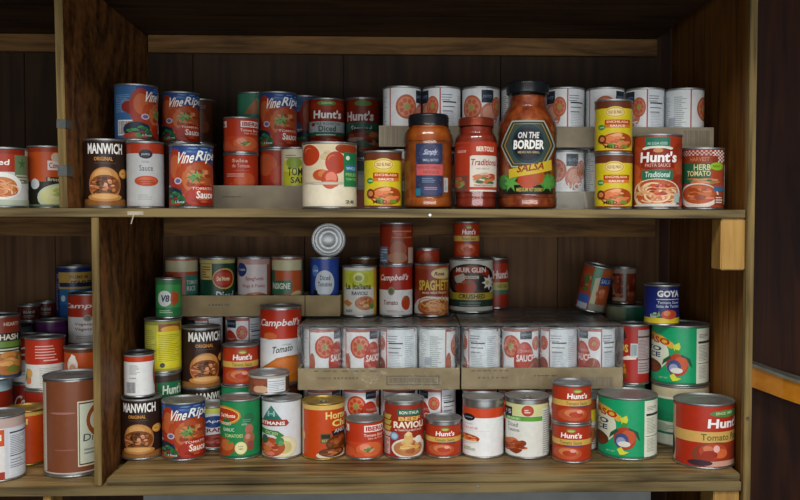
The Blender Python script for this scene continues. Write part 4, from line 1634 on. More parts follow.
def tray(label, x0, x1, y0, y1, z0, h, m=None, barcode=None, prints=(), group=None):
    m = m or M_CARD
    t = .003; z0 += .0005; h -= .0005
    c = Vector(((x0 + x1) / 2, (y0 + y1) / 2, z0))
    root = empty('cardboard_tray', c)
    tag(root, label, 'tray', group)
    bm = bmesh.new()
    add_box(bm, x0, x1, y0, y1, z0, z0 + t)
    add_box(bm, x0, x0 + t, y0, y1, z0 + t, z0 + h)
    add_box(bm, x1 - t, x1, y0, y1, z0 + t, z0 + h)
    add_box(bm, x0 + t, x1 - t, y0, y0 + t, z0 + t, z0 + h)
    add_box(bm, x0 + t, x1 - t, y1 - t, y1, z0 + t, z0 + h)
    for v in bm.verts:
        v.co -= c
    mesh_obj('tray_body', bm, m, root)
    if barcode or prints:
        bm = bmesh.new()
        rnd = random.Random(5)
        w = x1 - x0

        def rect(a, b, v0, v1):
            vv = [bm.verts.new(Vector((x0 + w * p - c.x, y0 - .0004 - c.y, h * q))) for p, q in ((a, v0), (b, v0), (b, v1), (a, v1))]
            bm.faces.new(vv)
        if barcode:
            a, b, v0, v1, frame = barcode
            u = a
            while u < b:
                s = rnd.uniform(.003, .010) * .16 / w
                rect(u, min(b, u + s), v0, v1)
                u += s + rnd.uniform(.004, .010) * .16 / w
            if frame:
                for q in ((a - .01, b + .01, v1 + .05, v1 + .1), (a - .01, b + .01, v0 - .1, v0 - .05), (a - .015, a - .008, v0 - .1, v1 + .1), (b + .008, b + .015, v0 - .1, v1 + .1)):
                    rect(*q)
        for a, b, v0, v1 in prints:
            n = 7
            for i in range(n):
                s = (b - a) / n
                rect(a + i * s, a + i * s + s * rnd.uniform(.4, .85), v0, v1)
        mesh_obj('printed_marks', bm, M_CARDINK, root)
    return root


def film(label, x0, x1, y0, y1, z0, z1, group='shrink film round the cases'):
    """shrink film over a case: wrinkled top, front and sides"""
    c = Vector(((x0 + x1) / 2, (y0 + y1) / 2, z0))
    root = empty('shrink_wrap', c)
    tag(root, label, 'plastic wrap', group)
    rnd = random.Random(int(x0 * 1000) + 7)

    def grid(nu, nv, fn, amp, nrm):
        bm = bmesh.new(); vs = []
        for j in range(nv + 1):
            vs.append([bm.verts.new(Vector(fn(i / nu, j / nv)) + Vector(nrm) * rnd.uniform(0, amp) - c) for i in range(nu + 1)])
        for j in range(nv):
            for i in range(nu):
                bm.faces.new((vs[j][i], vs[j][i + 1], vs[j + 1][i + 1], vs[j + 1][i]))
        return bm
    o = mesh_obj('film_top', grid(40, 24, lambda u, v: (x0 + (x1 - x0) * u, y0 + (y1 - y0) * v, z1), .0022, (0, 0, 1)), M_WRAPTOP, root, True)
    o['label'] = 'hazy wrinkled film across the can tops, whitish reflections painted in'
    mesh_obj('film_front', grid(36, 10, lambda u, v: (x0 + (x1 - x0) * u, y0, z0 + (z1 - z0) * v), .0008, (0, -1, 0)), M_WRAP, root, True)
    for s, x in ((-1, x0), (1, x1)):
        mesh_obj('film_side', grid(14, 8, lambda u, v: (x, y0 + (y1 - y0) * u, z0 + (z1 - z0) * v), .0004, (s, 0, 0)), M_WRAP, root, True)
    return root


def case(px0, px1, Yf, z, H, rows, faces, dsg, tray_label, can_labels, hidden_label, film_label, tray_h=.043, barcode=None, prints=(), m=None, film_on=True, group=G_CASE, slack=0.0, bulge=.0015):
    """a tray of cans, four across; faces are the label turns of the front row"""
    a, b = at(px0, 350, Yf), at(px1, 350, Yf)
    _, py, _ = project((a.x, Yf, z + H / 2)); a = at(px0, py, Yf); b = at(px1, py, Yf)
    w = b.x - a.x; n = len(faces)
    pitch = (w - .010) / n
    R = pitch / 2 - .0006
    depth = rows * (2 * R + .001) + .010 + slack
    tray(tray_label, a.x, b.x, Yf, Yf + depth, z, tray_h, m, barcode, prints)
    top = z
    for r in range(rows):
        for i in range(n):
            x = a.x + .005 + pitch * (i + .5); y = Yf + .005 + R + r * (2 * R + .001)
            if r == 0:
                lb, rot = can_labels[i], faces[i]
            else:
                lb, rot = hidden_label[r - 1] if isinstance(hidden_label, (list, tuple)) else hidden_label, (i * 73 + r * 131) % 360
            top = can_at('sauce_can', lb, 'can', dsg, x, y, z + .0032, round(R, 4), H, rot, group if r == 0 else group)
    if film_on:
        film(film_label, a.x - .0007, b.x + .0007, Yf - .002, Yf + depth + .001, z + .0005, top + bulge)
    return a.x, b.x, Yf + depth, top


# ------------------------------------------------------------------ lower main bay
GV = 'blue and red vine tomato sauce cans'
GS = 'brown sloppy joe sauce cans'
GH = 'small red tomato sauce cans with yellow band'
GI = 'small orange red tomato sauce cans'
GR = 'large green tomato sauce cans with rooster'
GE = 'yellow enchilada sauce cans'
GP = 'white pantry sauce cans with red top band'

t1 = can('sauce_can', 'dark brown sloppy joe can at far left front of the lower shelf', 'can', 'sloppy', 122.3, 161.5, .155, FL, .121, -10, GS)
can('sauce_can', 'narrow white can with red top band and bar code on the brown can', 'can', 'sauceback', 124, 154.4, .162, t1, 349, 0, GP, 'dark')
can('sauce_can', 'blue and red tomato sauce can in the front row of the lower shelf', 'can', 'vine', 162.5, 205.4, .150, FL, 394.5, 0, GV)
can('cranberry_can', 'white and yellow can with blue oval set back in the lower front row', 'can', 'cran', 194, 231, .224, FL, 399, 0)
k5 = can('tomato_can', 'bright green diced tomato can with red oval emblem in the lower front row', 'can', 'delgreen', 220, 260.7, .155, FL, 392, 0)
k6 = can('tomato_can', 'white can with green triangle and red ribbon in the lower front row', 'can', 'hart', 261.8, 302, .155, FL, 392.4, 0)
can('chili_can', 'tall orange red chili can with gold lid in the lower front row', 'can', 'chilibig', 302, 345, .150, FL, 394.8, 0, None, 'gold', True)
can('sauce_can', 'small orange red can with white name plate in the lower front row', 'can', 'iberian', 345.6, 383.5, .145, FL, 413, 0, GI)
can('ravioli_can', 'red ravioli can with filled pasta picture in the lower front row', 'can', 'bonravioli', 383.7, 424.5, .150, FL, 393, 0)
can('sauce_can', 'small red can with yellow band alone beside the ravioli can', 'can', 'huntsauce_s', 425, 461.7, .150, FL, 412.5, 0, GH)
can('sauce_can', 'white can with broad bare tin neck and red band in the lower front row', 'can', 'saucefront', 462, 504, .152, FL, 391, 0, GP)
can('tomato_can', 'pale can with green stripe and red badge in the lower front row', 'can', 'organic', 504.8, 549.5, .150, FL, 390, 0, None, 'tin', True)
t2 = can('sauce_can', 'lower of two stacked small red cans with yellow band at right', 'can', 'huntsauce', 551.8, 591.8, .112, FL, .0765, -8, GH)
can('sauce_can', 'upper of two stacked small red cans with yellow band at right', 'can', 'huntsauce', 551.8, 591.8, .112, t2, 377.8, 12, GH)
can('soup_can', 'can with yellow stripe mostly hidden behind the two stacked red cans', 'can', 'yellowstrip', 566, 598, .188, FL, .110, 20, R=.031)
can('sauce_can', 'large green rooster can at front of the lower shelf', 'can', 'rooster', 598, 657, .150, FL, 387, 0, GR)
t3 = under('sauce_can', 'large green and cream can below the upper rooster can', 'can', 'roosterback', 651.5, 708.3, .240, FL, 387, 0, GR)
t4 = can('sauce_can', 'large green rooster can standing on another can by the side panel', 'can', 'rooster', 651.5, 708.3, .240, t3, 319.5, 0, GR)
can('tomato_paste_can', 'large red tomato paste can at the right end of the lower shelf', 'can', 'huntpaste', 673.5, 733.5, .086, FL, 392.4, 0)
can('sauce_can', 'small navy blue can with yellow foot on top of the green rooster can', 'can', 'goyablue', 644, 679.5, .224, t4, 282.5, 0)
t5 = under('tomato_can', 'cream and green can hidden beneath the red can with nutrition table', 'can', 'creamrim', 614, 645, .262, FL, 385, 0)
can('soup_can', 'dark red can with grey nutrition table beside the green rooster can', 'can', 'gutred', 616.8, 649.2, .262, t5, 321, 0)

# lower cases (only their front cans show between the cans before them)
lb = 'white sauce can at floor level in the case behind the lower front row'
c1 = case(298, 460, .2165, FL, .1165, 1, (30, 15, 20, -68), 'caseb', 'left cardboard tray at floor level behind the lower front row', [lb] * 4, lb, '', .03, film_on=False)
c2 = case(460.5, 612, .2165, FL, .1165, 1, (0, -30, 60, 120), 'caseb', 'right cardboard tray at floor level behind the lower front row', [lb] * 4, lb, '', .03, film_on=False)
UZ = max(c1[3], c2[3]) + .0008
back = ['white can of the %s row under film in the left upper case' % s for s in ('second', 'third', 'last')]
back2 = ['white can of the %s row under film in the right upper case' % s for s in ('second', 'third', 'last')]
d1 = case(298, 459.7, .207, UZ, .126, 4, (38, 28, -122, 108), 'caseb', 'left cardboard tray of the two on the lower shelf, printed with a framed bar code',
          ['white can with tomato slice at the left end of the left upper case', 'white can with tomato slice and red oval, second in the left upper case',
           'white can showing its nutrition table, third in the left upper case', 'white can showing plain small print, right end of the left upper case'],
          back, 'clear shrink film over the left upper case of white cans', .0455, (.56, .86, .3, .55, True), ((.12, .2, .5, .58), (.22, .38, .5, .58), (.1, .5, .84, .9)), bulge=.003)
d2 = case(461.6, 622.8, .207, UZ, .126, 4, (-124, 0, -108, -64), 'caseb', 'right cardboard tray of the two on the lower shelf, beside the red stacked cans',
          ['white can showing its nutrition table at the left end of the right upper case', 'white can with red SAUCE oval in the right upper case',
           'white can with nutrition table between two pictures in the right upper case', 'white can with tomato slice at the right end of the right upper case'],
          back2, 'clear shrink film over the right upper case of white cans', .0455, (.74, .94, .1, .55, False), ((.1, .3, .5, .58), (.06, .3, .84, .9), (.45, .6, .6, .66)), bulge=.003, slack=.035)
CT = d1[3] + .0056

# standing on the film of the cases
can('ravioli_can', 'yellow green ravioli can standing on the left upper case', 'can', 'yellowravioli', 342, 377, .402, CT, 264.3, 0)
t6 = can('soup_can', 'red and white tomato soup can under a red can on the left case', 'can', 'tomatosoup', 379, 413, .400, CT, .118, 0)
can('soup_can', 'dull red can with tin coloured panel on top of the tomato soup can', 'can', 'redtin', 379.5, 413.5, .400, t6, 222.5, 0)
can('spaghetti_can', 'dark red spaghetti can on the cases beside the tomato soup can', 'can', 'spaghettimeat', 414, 449, .402, CT, 262.5, 0)
can('sauce_can', 'red can peeping out above the spaghetti can in shadow', 'can', 'redsmall', 413.5, 440, .500, CT, 247.5, 20)
t7 = can('tomato_can', 'large black and white crushed tomato can on the cases', 'can', 'muir', 448.5, 493.5, .495, CT, 257, 0)
can('sauce_can', 'small red can with yellow band on the large crushed tomato can', 'can', 'huntsauce', 453, 480, .495, t7, 221.5, 6, GH)
can('soup_can', 'red can half hidden to the right of the crushed tomato can', 'can', 'huntsback', 482, 508.8, .568, CT, 257, 26)
can('soup_can', 'brown orange can behind the ravioli can beside the blue can', 'can', 'brownside', 350, 379, .500, CT, 256.5, 10)
can('salsa_can', 'leaning can with blue panels at right rear of the right case', 'can', 'leaner', 573.5, 605.5, .450, CT + .0075, .110, 0, None, tilt=(radians(4), radians(11.5), radians(-8)), R=.0372)

# rear right: stacked big green cans with a torn red one on top
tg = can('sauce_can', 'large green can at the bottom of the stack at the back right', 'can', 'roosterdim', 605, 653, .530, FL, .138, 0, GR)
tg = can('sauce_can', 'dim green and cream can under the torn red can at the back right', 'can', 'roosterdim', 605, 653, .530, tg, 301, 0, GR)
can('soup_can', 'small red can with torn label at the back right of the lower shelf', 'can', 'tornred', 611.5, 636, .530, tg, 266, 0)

# left part of the lower main bay
t8 = under('sauce_can', 'green and red can supporting the yellow bean can', 'can', 'greenband', 145.5, 181, .256, FL, 373.5, 10)
t9 = can('bean_can', 'yellow green bean can with small print at left of the lower bay', 'can', 'yellowbean', 145, 181.3, .256, t8, 316, 0)
can('juice_can', 'narrow green vegetable juice can on top of the yellow can', 'can', 'juice', 155.5, 182, .266, t9, 277, 0)
t10 = under('sauce_can', 'silver topped can under the upper brown sloppy joe can', 'can', 'sloppy', 181, 221, .303, FL, 390, 40, GS, 'dark')
can('sauce_can', 'dark brown sloppy joe can on a silver topped can in the second row', 'can', 'sloppy', 181, 221, .300, t10, 323.5, 16, GS)
t11 = under('tomato_can', 'green can under the small red can with yellow band', 'can', 'greenrim', 221.5, 260, .300, FL, 386.5, -20)
can('sauce_can', 'small red can with yellow band on a green can at left', 'can', 'huntsauce', 222.5, 259, .300, t11, 341, 0, GH)
t12 = under('soup_can', 'can hidden beneath the tall tomato soup can', 'can', 'darkcan', 262, 300, .300, FL, 385, 0)
can('soup_can', 'tall red and white tomato soup can left of the film wrapped cases', 'can', 'bigsoup', 260, 302, .299, t12, 303.5, 0)
can('meat_can', 'flat can with meat picture and white panel before the tall soup can', 'can', 'meatside', 248.6, 289.4, .203, max(k5, k6), 367.5, 0)

# two-high row at the back left that carries a tray
TZ = height_at(240, 316.5, .352)
hh = (TZ - FL) / 2 - .0012
lb = 'dim white sauce can under the rear left cardboard tray'
for i, (px, rot) in enumerate(((205, -70), (243.5, -62), (282, 20))):
    s = can('sauce_can', lb, 'can', 'caseb', px - 18, px + 18, .398, FL, hh, rot + 90, G_CASE)
    s = can('sauce_can', lb, 'can', 'caseb', px - 18, px + 18, .398, s, hh, rot, G_CASE)
xl, xm, xr = at(157, 306, .352).x, at(305, 306, .352).x, at(340, 306, .352).x
th = height_at(240, 295.5, .352) - TZ
tray('rear left cardboard tray with four cans along the back', xl, xm - .001, .352, .450, TZ, th, None, (.70, .95, .25, .6, False), ((.35, .5, .5, .6),))
tray('rear cardboard tray beneath the blue diced tomato can', xm + .001, xr, .352, .490, TZ, th)
tz = TZ + .0032
can('soup_can', 'cream topped can with green panel at the left end of the rear tray', 'can', 'creamgreen', 165.5, 198.4, .400, tz, 256, 0)
can('tomato_can', 'dark green diced tomato can with red oval in the rear tray', 'can', 'deldark', 200, 235.5, .400, tz, 256.5, 0)
can('spaghetti_can', 'pinkish white spaghetti rings can in the rear tray', 'can', 'pinkrings', 237.5, 271, .400, tz, 256, 0)
can('soup_can', 'orange can with green ribbon and cream top in the rear tray', 'can', 'greenribbon', 271.5, 303.5, .400, tz, 255.5, 0)
tb = can('tomato_can', 'royal blue diced tomato can in the rear tray', 'can', 'bluediced', 310, 339.4, .401, tz, 256, 0)

# a can lying on its side on top of the blue one, its end towards us
Rl = .0386
p = at(328.5, 239.5, .355)
root = empty('sauce_can', (p.x - .0105, .455, tb + Rl + .0008))
root.rotation_euler = (radians(90), 0, radians(6))
tag(root, 'can lying on its side with its round silver end facing out', 'can')
m1, m2 = tin_meshes(Rl, .1, 'tin')
link(bpy.data.objects.new('tin_body', m1), root); link(bpy.data.objects.new('lid', m2), root)
link(bpy.data.objects.new('paper_label', ART['darkcan']().build('paper_label', Rl - .0013, .0045, .0955)), root)

# ------------------------------------------------------------------ left bay, lower
can('soup_can', 'white can with orange band at the front left edge of the picture', 'can', 'whiteorange', -26, 23.4, .070, 0, 407, 0)
can('chili_can', 'orange chili can with gold lid behind the big rust brown can', 'can', 'chiligold', 6, 47.5, .172, 0, 402.5, 0, None, 'gold')
can('tomato_can', 'big rust brown can with cream panel beside the lower divider', 'can', 'rust', 45.7, 103.5, .108, 0, 368.6, 0, None, 'tin')
tl = can('soup_can', 'red can with script and blue rim at the left picture edge', 'can', 'bluerim', -30, 11, .290, 0, 373, 0, None, 'blue')
can('stew_can', 'can with green and orange stew picture at the left picture edge', 'can', 'leafyhash', -20, 19.5, .288, tl, 312, 0)
ta = under('soup_can', 'red soup can with script under the red and white cans', 'can', 'redscript', 26.5, 65, .275, 0, 390.5, -10)
can('soup_can', 'red and white soup can turned to its small print in the left bay', 'can', 'soupbackside', 26.5, 64.5, .275, ta, 333.5, 0)
ta = under('soup_can', 'dim red soup can at floor level left of the divider', 'can', 'redscript', 12, 47, .374, 0, 384, 20)
can('soup_can', 'red and white soup can mostly hidden behind its neighbour at left', 'can', 'soupside', 12, 47, .374, ta, 332, 0)
tc = can('soup_can', 'can at floor level behind the big rust brown can', 'can', 'redscript', 66, 104, .262, 0, .124, 0)
can('pasta_can', 'short orange red can with white banner above the big rust brown can', 'can', 'chefsmall', 65, 102, .262, tc, 343, 0)
tc = can('soup_can', 'lowest can of the pile by the divider in the left bay', 'can', 'redscript', 70, 107, .400, 0, .110, 40)
tc = can('soup_can', 'middle can of the pile by the divider in the left bay', 'can', 'darkcan', 70, 107, .400, tc, .098, 40)
can('soup_can', 'red and white vegetarian vegetable soup can by the divider', 'can', 'vegsoup', 69, 107, .400, tc, 291, 0)
tc = can('fruit_can', 'lowest can under the tall blue can at the back of the left bay', 'can', 'darkcan', 60, 92, .560, 0, .120, 0)
tc = can('fruit_can', 'second can under the tall blue can at the back of the left bay', 'can', 'darkcan', 60, 92, .560, tc, .120, 0)
can('fruit_can', 'navy and light blue can with yellow stripe at back of the left bay', 'can', 'navy', 57.5, 92.5, .560, tc, 264.5, 0)
tc = can('bean_can', 'can at floor level under the purple and white can', 'can', 'darkcan', 37, 67.5, .468, 0, .128, 0)
can('bean_can', 'purple and white can behind the vegetable soup can', 'can', 'purple', 36.5, 67.5, .468, tc, 317.5, 0)
tc = can('soup_can', 'can at floor level under the dark lidded silver can', 'can', 'darkcan', 0, 31, .450, 0, .128, 0)
can('soup_can', 'dark lidded can with silver grey label in the left bay', 'can', 'silverlabel', 0, 32, .450, tc, 322.5, 0, None, 'dark')
for (x0, x1, y, tp, w1, w2) in ((18, 40, .526, 303.5, 'left', 'front'), (35, 56, .583, 300.5, 'right', 'rear')):
    sb = can('bean_can', 'lowest can under the %s low dark red can in the left bay' % w2, 'can', 'darkcan', x0, x1, y, 0, .122, 0)
    sb = can('bean_can', 'second can under the %s low dark red can in the left bay' % w2, 'can', 'darkcan', x0, x1, y, sb, .122, 0)
    can('bean_can', '%s one of the two low dark red cans at the back of the left bay' % w2, 'can', 'darkredlow', x0, x1, y, sb, tp, 0)

# ------------------------------------------------------------------ upper main bay
UF = ZM + .0006
can('sauce_can', 'dark brown sloppy joe can at the left front of the upper shelf', 'can', 'sloppy', 85, 125.6, .098, UF, 138.4, 0, GS)
can('sauce_can', 'tall white sauce can with red top band on the upper shelf', 'can', 'sauceplain', 127, 164, .100, UF, 141, 0, GP)
can('sauce_can', 'blue and red tomato sauce can at front of the upper shelf', 'can', 'vine', 169.5, 213, .100, UF, 144, 0, GV)
tu = under('sauce_can', 'dark can beneath the blue backed sauce can at upper left', 'can', 'darkcan', 115, 157, .196, UF, 140.5, 60)
can('sauce_can', 'blue and red sauce can turned to show its bar code, upper left', 'can', 'vine', 115, 157.5, .196, tu, 83.3, 60, GV)
tu = under('sauce_can', 'dark red can glimpsed between the white can and its blue neighbour', 'can', 'darkcan', 163, 199, .290, UF, 143, 30)
can('sauce_can', 'dim blue and red sauce can on a dark can, left of the smaller red ones', 'can', 'vine', 162, 199.5, .290, tu, 91, 0, GV)
tu = under('sauce_can', 'lowest dark can in shadow right of the dim blue sauce can', 'can', 'darkcan', 185, 217, .400, UF, 143, 0)
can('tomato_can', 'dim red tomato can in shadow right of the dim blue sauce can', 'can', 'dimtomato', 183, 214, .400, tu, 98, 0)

# low tray with two layers
xl, xr = at(213, 196, .215).x, at(312, 196, .215).x
tray('low grey cardboard tray on the upper shelf behind the whole tomato can', xl, xr, .215, .364, UF, height_at(250, 185.5, .215) - UF, M_CARDGREY, None, ((.1, .3, .5, .55),))
uz = UF + .0032
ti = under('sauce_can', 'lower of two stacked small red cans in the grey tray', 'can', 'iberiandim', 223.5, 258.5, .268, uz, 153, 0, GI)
can('sauce_can', 'upper of two stacked small red cans in the grey tray', 'can', 'iberian', 223.5, 258.5, .268, ti, 116.5, 0, GI)
ti = under('tomato_can', 'plain red can under the blue and red sauce can in the grey tray', 'can', 'redsmall', 259.5, 296.5, .316, uz, 148.5, -20)
can('tomato_can', 'pale can with yellow green block in the grey tray', 'can', 'yellowsauce', 281, 310.5, .252, uz, 147, 0)
can('sauce_can', 'blue and red tomato sauce can standing on top in the grey tray', 'can', 'vine', 259, 297.2, .316, ti, 91, 0, GV)
tq = can('soup_can', 'can hidden under the green and brown can in the grey tray', 'can', 'darkcan', 236, 272, .412, UF, .143, 0)
can('soup_can', 'green and brown can behind the stacked red cans', 'can', 'greentriangle', 237, 273, .412, tq, 91.6, 0)
tq = under('sauce_can', 'dark can under the half hidden blue sauce can of the upper shelf', 'can', 'darkcan', 288, 321, .500, UF, 148, 0)
can('sauce_can', 'half hidden blue sauce can left of the diced tomato can', 'can', 'vine', 288, 322, .500, tq, 95, 60, GV)
tq = under('tomato_can', 'can hidden beneath the diced tomato can', 'can', 'darkcan', 309, 345, .412, UF, 151, 0)
can('tomato_can', 'dark red diced tomato can with grey and green bands, upper shelf', 'can', 'diced', 308.5, 345, .412, tq, 97.6, 0)
tq = under('tomato_can', 'grey can under the stewed tomato can beside the yellow can', 'can', 'silverlabel', 346, 380, .412, UF, 159.5, 0)
can('tomato_can', 'dark red and green stewed tomato can right of the diced tomato can', 'can', 'stewed', 345.8, 380.5, .412, tq, 97, 0)
can('tomato_can', 'large cream can with whole tomatoes and green panel', 'can', 'whole', 302, 357.5, .105, UF, 141.4, 0)
can('sauce_can', 'yellow enchilada sauce can left of the black lidded jar', 'can', 'enchilada', 363.5, 402.5, .085, UF, 150.4, 0, GE)
te = can('sauce_can', 'lower of two stacked yellow enchilada sauce cans', 'can', 'enchilada', 594.3, 632.6, .085, UF, 153.5, 0, GE)
can('sauce_can', 'upper of two stacked yellow enchilada sauce cans', 'can', 'enchilada', 594.3, 632.6, .085, te, 98.8, 4, GE)
can('sauce_can', 'large red and green pasta sauce can on the upper shelf', 'can', 'pastasauce', 633, 681.7, .085, UF, 133.6, 0)
can('soup_can', 'soup can with chequered top at the right end of the upper shelf', 'can', 'soupcheck', 682, 723.5, .090, UF, 147.4, 0)

# two cases one on the other behind the jars
lb = 'white sauce can in the lower case behind the jars'
e1 = case(379, 545.5, .1385, UF, .1175, 1, (20, 0, -60, 10), 'casea', 'lower left tray behind the jars', [lb] * 4, lb, '', .037, m=M_CARDGREY, film_on=False)
e2 = case(546, 714, .1385, UF, .1175, 1, (0, 60, 120, -60), 'casea', 'lower right tray behind the salsa jar and yellow cans', ['white can under wrinkled film between the salsa jar and yellow cans', lb, lb, lb], lb,
          'wrinkled shrink film round the lower case beside the salsa jar', .037, m=M_CARDGREY)
EZ = e2[3] + .0042
e3 = case(379, 545.5, .1385, EZ, .1195, 1, (42, -84, -2, 60), 'casea', 'upper left tray with bar code end, above the black lidded jar',
          ['white can with tomato slice at the left end above the black lidded jar', 'white can with nutrition table above the black lidded jar', 'white can with dark logo box above the copper lidded jar', 'white can hidden behind the black salsa jar lid'],
          lb, '', .042, (.01, .17, .05, .95, False), m=M_CARDGREY, film_on=False)
e4 = case(546, 714, .1385, EZ, .1195, 1, (-72, 30, -72, 100), 'casea', 'upper right tray with bar code end, above the pasta sauce can',
          ['white can with nutrition table just right of the salsa jar lid', 'white can with dark logo box behind the upper yellow can', 'white can with nutrition table above the pasta sauce can', 'white can with red picture at the right end of the top row'],
          lb, '', .042, (.82, .98, .1, .85, False), m=M_CARDGREY, film_on=False)

# ------------------------------------------------------------------ jars


def jar(name, label, cat, px0, px1, Y, prof, H, lid_r, lid_h, lid_m, sauce_m, art, band, ribs=0, neck_top=None):
    """glass jar: prof is the outer wall as shares (radius, height); H includes the lid"""
    pxc = (px0 + px1) / 2
    _, py, dep = project((at(pxc, 180, Y).x, Y, UF + H / 2)); p = at(pxc, py, Y)
    dep = project(p)[2]
    R = (px1 - px0) / 2 * dep / F
    root = empty(name, (p.x, Y, UF))
    root.rotation_euler = (0, 0, -atan2(p.x - CAM.x, Y - CAM.y))
    tag(root, label, cat)
    Hg = H - lid_h * .9

    def spline(pr, k=6):
        out = []
        for i in range(len(pr) - 1):
            p0 = pr[max(0, i - 1)]; p1 = pr[i]; p2 = pr[i + 1]; p3 = pr[min(len(pr) - 1, i + 2)]
            for j in range(k):
                t = j / k
                q = []
                for a in (0, 1):
                    q.append(.5 * (2 * p1[a] + (p2[a] - p0[a]) * t + (2 * p0[a] - 5 * p1[a] + 4 * p2[a] - p3[a]) * t * t + (3 * p1[a] - p0[a] - 3 * p2[a] + p3[a]) * t ** 3))
                out.append((max(q[0], .001), q[1]))
        out.append(pr[-1])
        return out
    out = [(r * R, z * Hg) for r, z in spline(prof)]
    bm = bmesh.new(); add_lathe(bm, [(0, .002)] + out, 64)
    mesh_obj('glass', bm, M_GLASS, root, True)
    bm = bmesh.new()
    ins = [(max(.002, r - .0024), max(z, .004)) for r, z in out if z < Hg * .985]
    add_lathe(bm, [(0, .004)] + ins + [(0, ins[-1][1])], 64)
    mesh_obj('sauce', bm, sauce_m, root, True)
    bm = bmesh.new()
    lr = lid_r * R; z0 = H - lid_h
    add_lathe(bm, [(lr * .96, z0), (lr, z0 + .001), (lr, z0 + lid_h * .12), (lr * .985, z0 + lid_h * .2), (lr * .985, H - lid_h * .2), (lr * .97, H - lid_h * .06), (lr * .93, H), (lr * .86, H), (lr * .84, H - .0012), (0, H - .0012)], 64)
    o = mesh_obj('lid', bm, lid_m, root); sharp(o, 50)
    # knurling round the lid
    bm = bmesh.new()
    for i in range(60):
        a = 2 * pi * i / 60
        m = Matrix.Rotation(a, 4, 'Z')
        b2 = bmesh.new(); add_box(b2, lr * .98, lr * .998, -.0008, .0008, z0 + lid_h * .25, H - lid_h * .22)
        vs = {}
        for f in b2.faces:
            bm.faces.new([vs.setdefault(v, None) or vs.__setitem__(v, bm.verts.new(m @ v.co)) or vs[v] for v in f.verts])
        b2.free()
    mesh_obj('lid_grip', bm, lid_m, o)
    z0, z1 = band[0] * H, band[1] * H
    me = art.build('paper_label', R * 1.003, z0, z1)
    link(bpy.data.objects.new('paper_label', me), root)
    return root


def sauce_mat(name, c1, c2, scale):
    return mottled(name, c1, c2, scale, .35, .5, .3, 0, 5)


class Patch(Art):
    """a label that does not go all the way round"""

    def __init__(self):
        self.items = []; self.layer = 0; self.hold = False


# pumpkin coloured sauce with navy label
a = Patch()
a.R(-.50, .56, .02, .98, '27304c').E(.05, .80, .42, .17, '343c5c')
for k in range(26):
    an = 2 * pi * k / 26
    a.E(.03 + .50 * cos(an), .52 + .44 * sin(an), .012, .012, '8a5a6c', 6)
a.T('Simply', -.18, .34, .75, .87, 'c8cce0', .3, .012, .01).E(.06, .78, .34, .006, '8a90b0')
a.T('SMALL BATCH', -.22, .38, .655, .70, 'a8b0c8', 0, .015)
a.R(-.46, .56, .40, .60, 'c4485c').T('ROASTED GARLIC', -.42, .46, .52, .57, '7a2434', 0, .015).T('PASTA SAUCE', -.2, .4, .43, .485, '7a2434', 0, .015)
a.lines(-.25, .4, .27, .37, 3, '6c789c', 3).R(-.15, .35, .13, .20, '8a3c58').E(.1, .13, .5, .09, '2e3658').lines(-.15, .35, .14, .2, 2, 'b0788c', 2)
a.R(-.48, -.30, .03, .16, '1c6a80').R(.60, .76, .10, .36, 'b8b4b0').lines(.62, .74, .12, .34, 6, '5a5a60', 4)
jar('sauce_jar', 'tall jar of orange brown sauce with black lid and navy label', 'jar', 403.8, 453, .068,
    [(.80, .0), (.93, .012), (1.0, .05), (1.0, .12), (.985, .2), (.985, .75), (1.0, .80), (.97, .88), (.88, .945), (.84, .965), (.84, 1.0)],
    .180, .825, .022, M_BLACKLID, sauce_mat('orange_brown_sauce', '8e420c', 'b05c16', 60), a, (.12, .69))

# traditional sauce with copper lid
a = Patch()
a.R(-1.05, 1.05, 0.0, 1, 'a82a20').R(-1.05, -.35, .0, .32, '6a3c30')
a.food(-.70, .2, .3, .14, ['b8b0a0', '8a3a30', '6a8a4a', 'a84a3c'], 12, .4, 2)
a.T('sauce', -.85, -.45, .78, .83, 'd8a8a0', .2, .01)
a.R(-.28, .95, .0, .72, 'd4cabc').P([(-.28, .70), (.0, .76), (.34, .78), (.7, .76), (.95, .70), (.95, .95), (.6, 1.0), (.1, 1.0), (-.28, .95)], 'b42c20')
a.T('BERTOLLI', .02, .80, .80, .90, 'f0dcc8', .0, .03, .0)
a.T('Traditional', -.24, .92, .52, .65, '9c2430', .15, .018).T('with olive oil', .0, .6, .44, .48, '8a7a70')
a.food(.32, .26, .62, .13, ['b83c30', '5a7a3c', 'c8604c', '8aa060', 'c8a890', '3c5a34'], 34, .24, 5)
a.R(-.28, .95, .04, .09, 'b03028').T('TRADIZIONALE', -.1, .75, .105, .14, '8a2a24')
jar('sauce_jar', 'jar of red sauce with copper lid and red and cream label', 'jar', 454.8, 497.2, .068,
    [(.82, 0), (.95, .012), (1.0, .05), (1.0, .14), (.985, .17), (.985, .70), (1.0, .73), (1.0, .78), (.95, .86), (.85, .90), (.82, .93), (.82, 1.0)],
    .174, .835, .0165, M_COPPER, sauce_mat('red_sauce', '7a2410', '96321a', 60), a, (.19, .73))

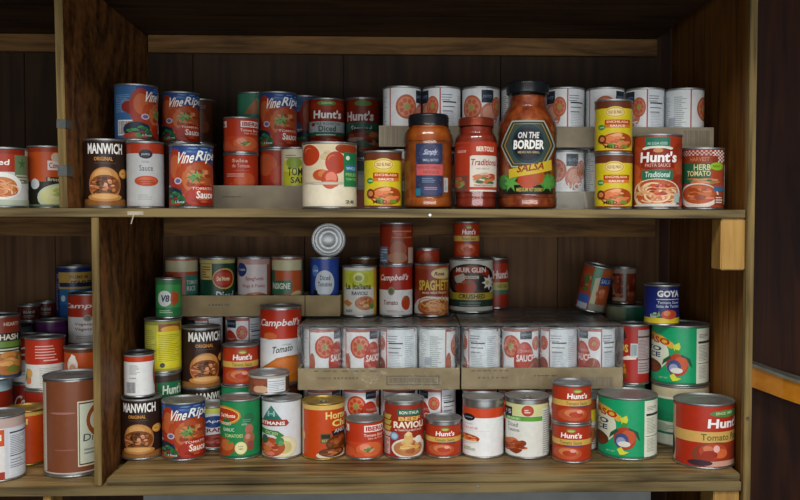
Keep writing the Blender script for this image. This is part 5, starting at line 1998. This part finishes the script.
# big salsa jar
a = Patch()
a.R(-.82, .85, 0, .12, '14140f')
a.E(-.66, .17, .26, .10, '3c7a30').E(.66, .17, .26, .10, '3c7a30').star(-.5, .16, .3, .14, '5a9a44', 7, .4).star(.6, .16, .3, .14, '4a8a3c', 7, .4).star(-.78, .15, .16, .1, '2c6a34', 6, .4)
a.tomato(.02, .24, .34, .17, 'b03420', 'd86a44', '5a8a34').E(.36, .24, .2, .11, 'a84020')
a.P([(-.86, .66), (-.50, .985), (.54, .985), (.90, .66), (.54, .36), (-.50, .36)], '9aa49a')
a.P([(-.82, .66), (-.48, .965), (.52, .965), (.86, .66), (.52, .38), (-.48, .38)], '26301f').P([(-.76, .66), (-.44, .945), (.48, .945), (.80, .66), (.48, .40), (-.44, .40)], '9a7a44').P([(-.72, .66), (-.42, .935), (.46, .935), (.76, .66), (.46, .41), (-.42, .41)], '3c4a42')
a.E(.02, .67, .52, .26, '14303c').E(.02, .67, .46, .22, '10141c')
a.T('ON THE', -.30, .38, .745, .83, 'd8d8d4', .1, .03).T('BORDER', -.44, .54, .60, .725, 'eceae4', .05, .04).T('MEXICAN GRILL', -.3, .4, .545, .575, 'c0a878', 0, .015)
a.P([(-.60, .335), (-.3, .36), (.3, .41), (.78, .47), (.80, .33), (.3, .275), (-.3, .235), (-.58, .21)], 'c4a82c')
a.T('SALSA', -.32, .56, .285, .385, '8a2a18', .2, .03, .05)
a.T('MEDIUM', -.34, .02, .035, .085, 'b8a850', 0, .02).T('HOT CHUNKY', .06, .5, .035, .085, 'b8a850', 0, .02)
jar('salsa_jar', 'biggest jar, red salsa with black lid and dark diamond label', 'jar', 497.6, 557, .072,
    [(.80, 0), (.94, .010), (1.0, .04), (1.0, .10), (.985, .14), (.985, .60), (1.0, .66), (.95, .74), (.80, .815), (.68, .865), (.645, .90), (.645, 1.0)],
    .243, .715, .0225, M_BLACKLID, sauce_mat('red_salsa', '74280c', 'ac5826', 70), a, (.115, .69))

# ------------------------------------------------------------------ left bay, upper
can('pasta_can', 'white can with red top and pasta bowl at the left picture edge, upper', 'can', 'pastawhite', -17, 26.6, .082, UF, 146.8, 0)
can('soup_can', 'orange red can with green soup bowl left of the upper divider', 'can', 'creamsoup', 28.8, 67.5, .155, UF, 145.5, 0)

# ------------------------------------------------------------------ light
world = bpy.data.worlds.new('room_light')
scene.world = world
world.use_nodes = True
bg = world.node_tree.nodes['Background']
bg.inputs[0].default_value = (.95, .97, 1.0, 1)
bg.inputs[1].default_value = 0.04


def area(name, loc, target, sx, sy, power, col=(1, 1, 1)):
    d = bpy.data.lights.new(name, 'AREA'); d.shape = 'RECTANGLE'; d.size = sx; d.size_y = sy; d.energy = power; d.color = col
    o = bpy.data.objects.new(name, d); COL.objects.link(o); o.location = loc
    o.rotation_euler = (Vector(target) - Vector(loc)).to_track_quat('-Z', 'Y').to_euler()
    return o


area('added_front_fill', (.9, -2.6, .3), (.6, .2, .2), 3.0, .9, 38, (.95, .98, 1.0))  # fill light added low in front to brighten the lower bay
area('ceiling_lamp', (.5, -1.75, 2.3), (.55, .1, .1), 2.2, .7, 62, (1.0, .97, .92))

vs = scene.view_settings
vs.view_transform = 'Standard'; vs.look = 'None'; vs.gamma = 1.0; vs.use_curve_mapping = False
vs.exposure = 0.08
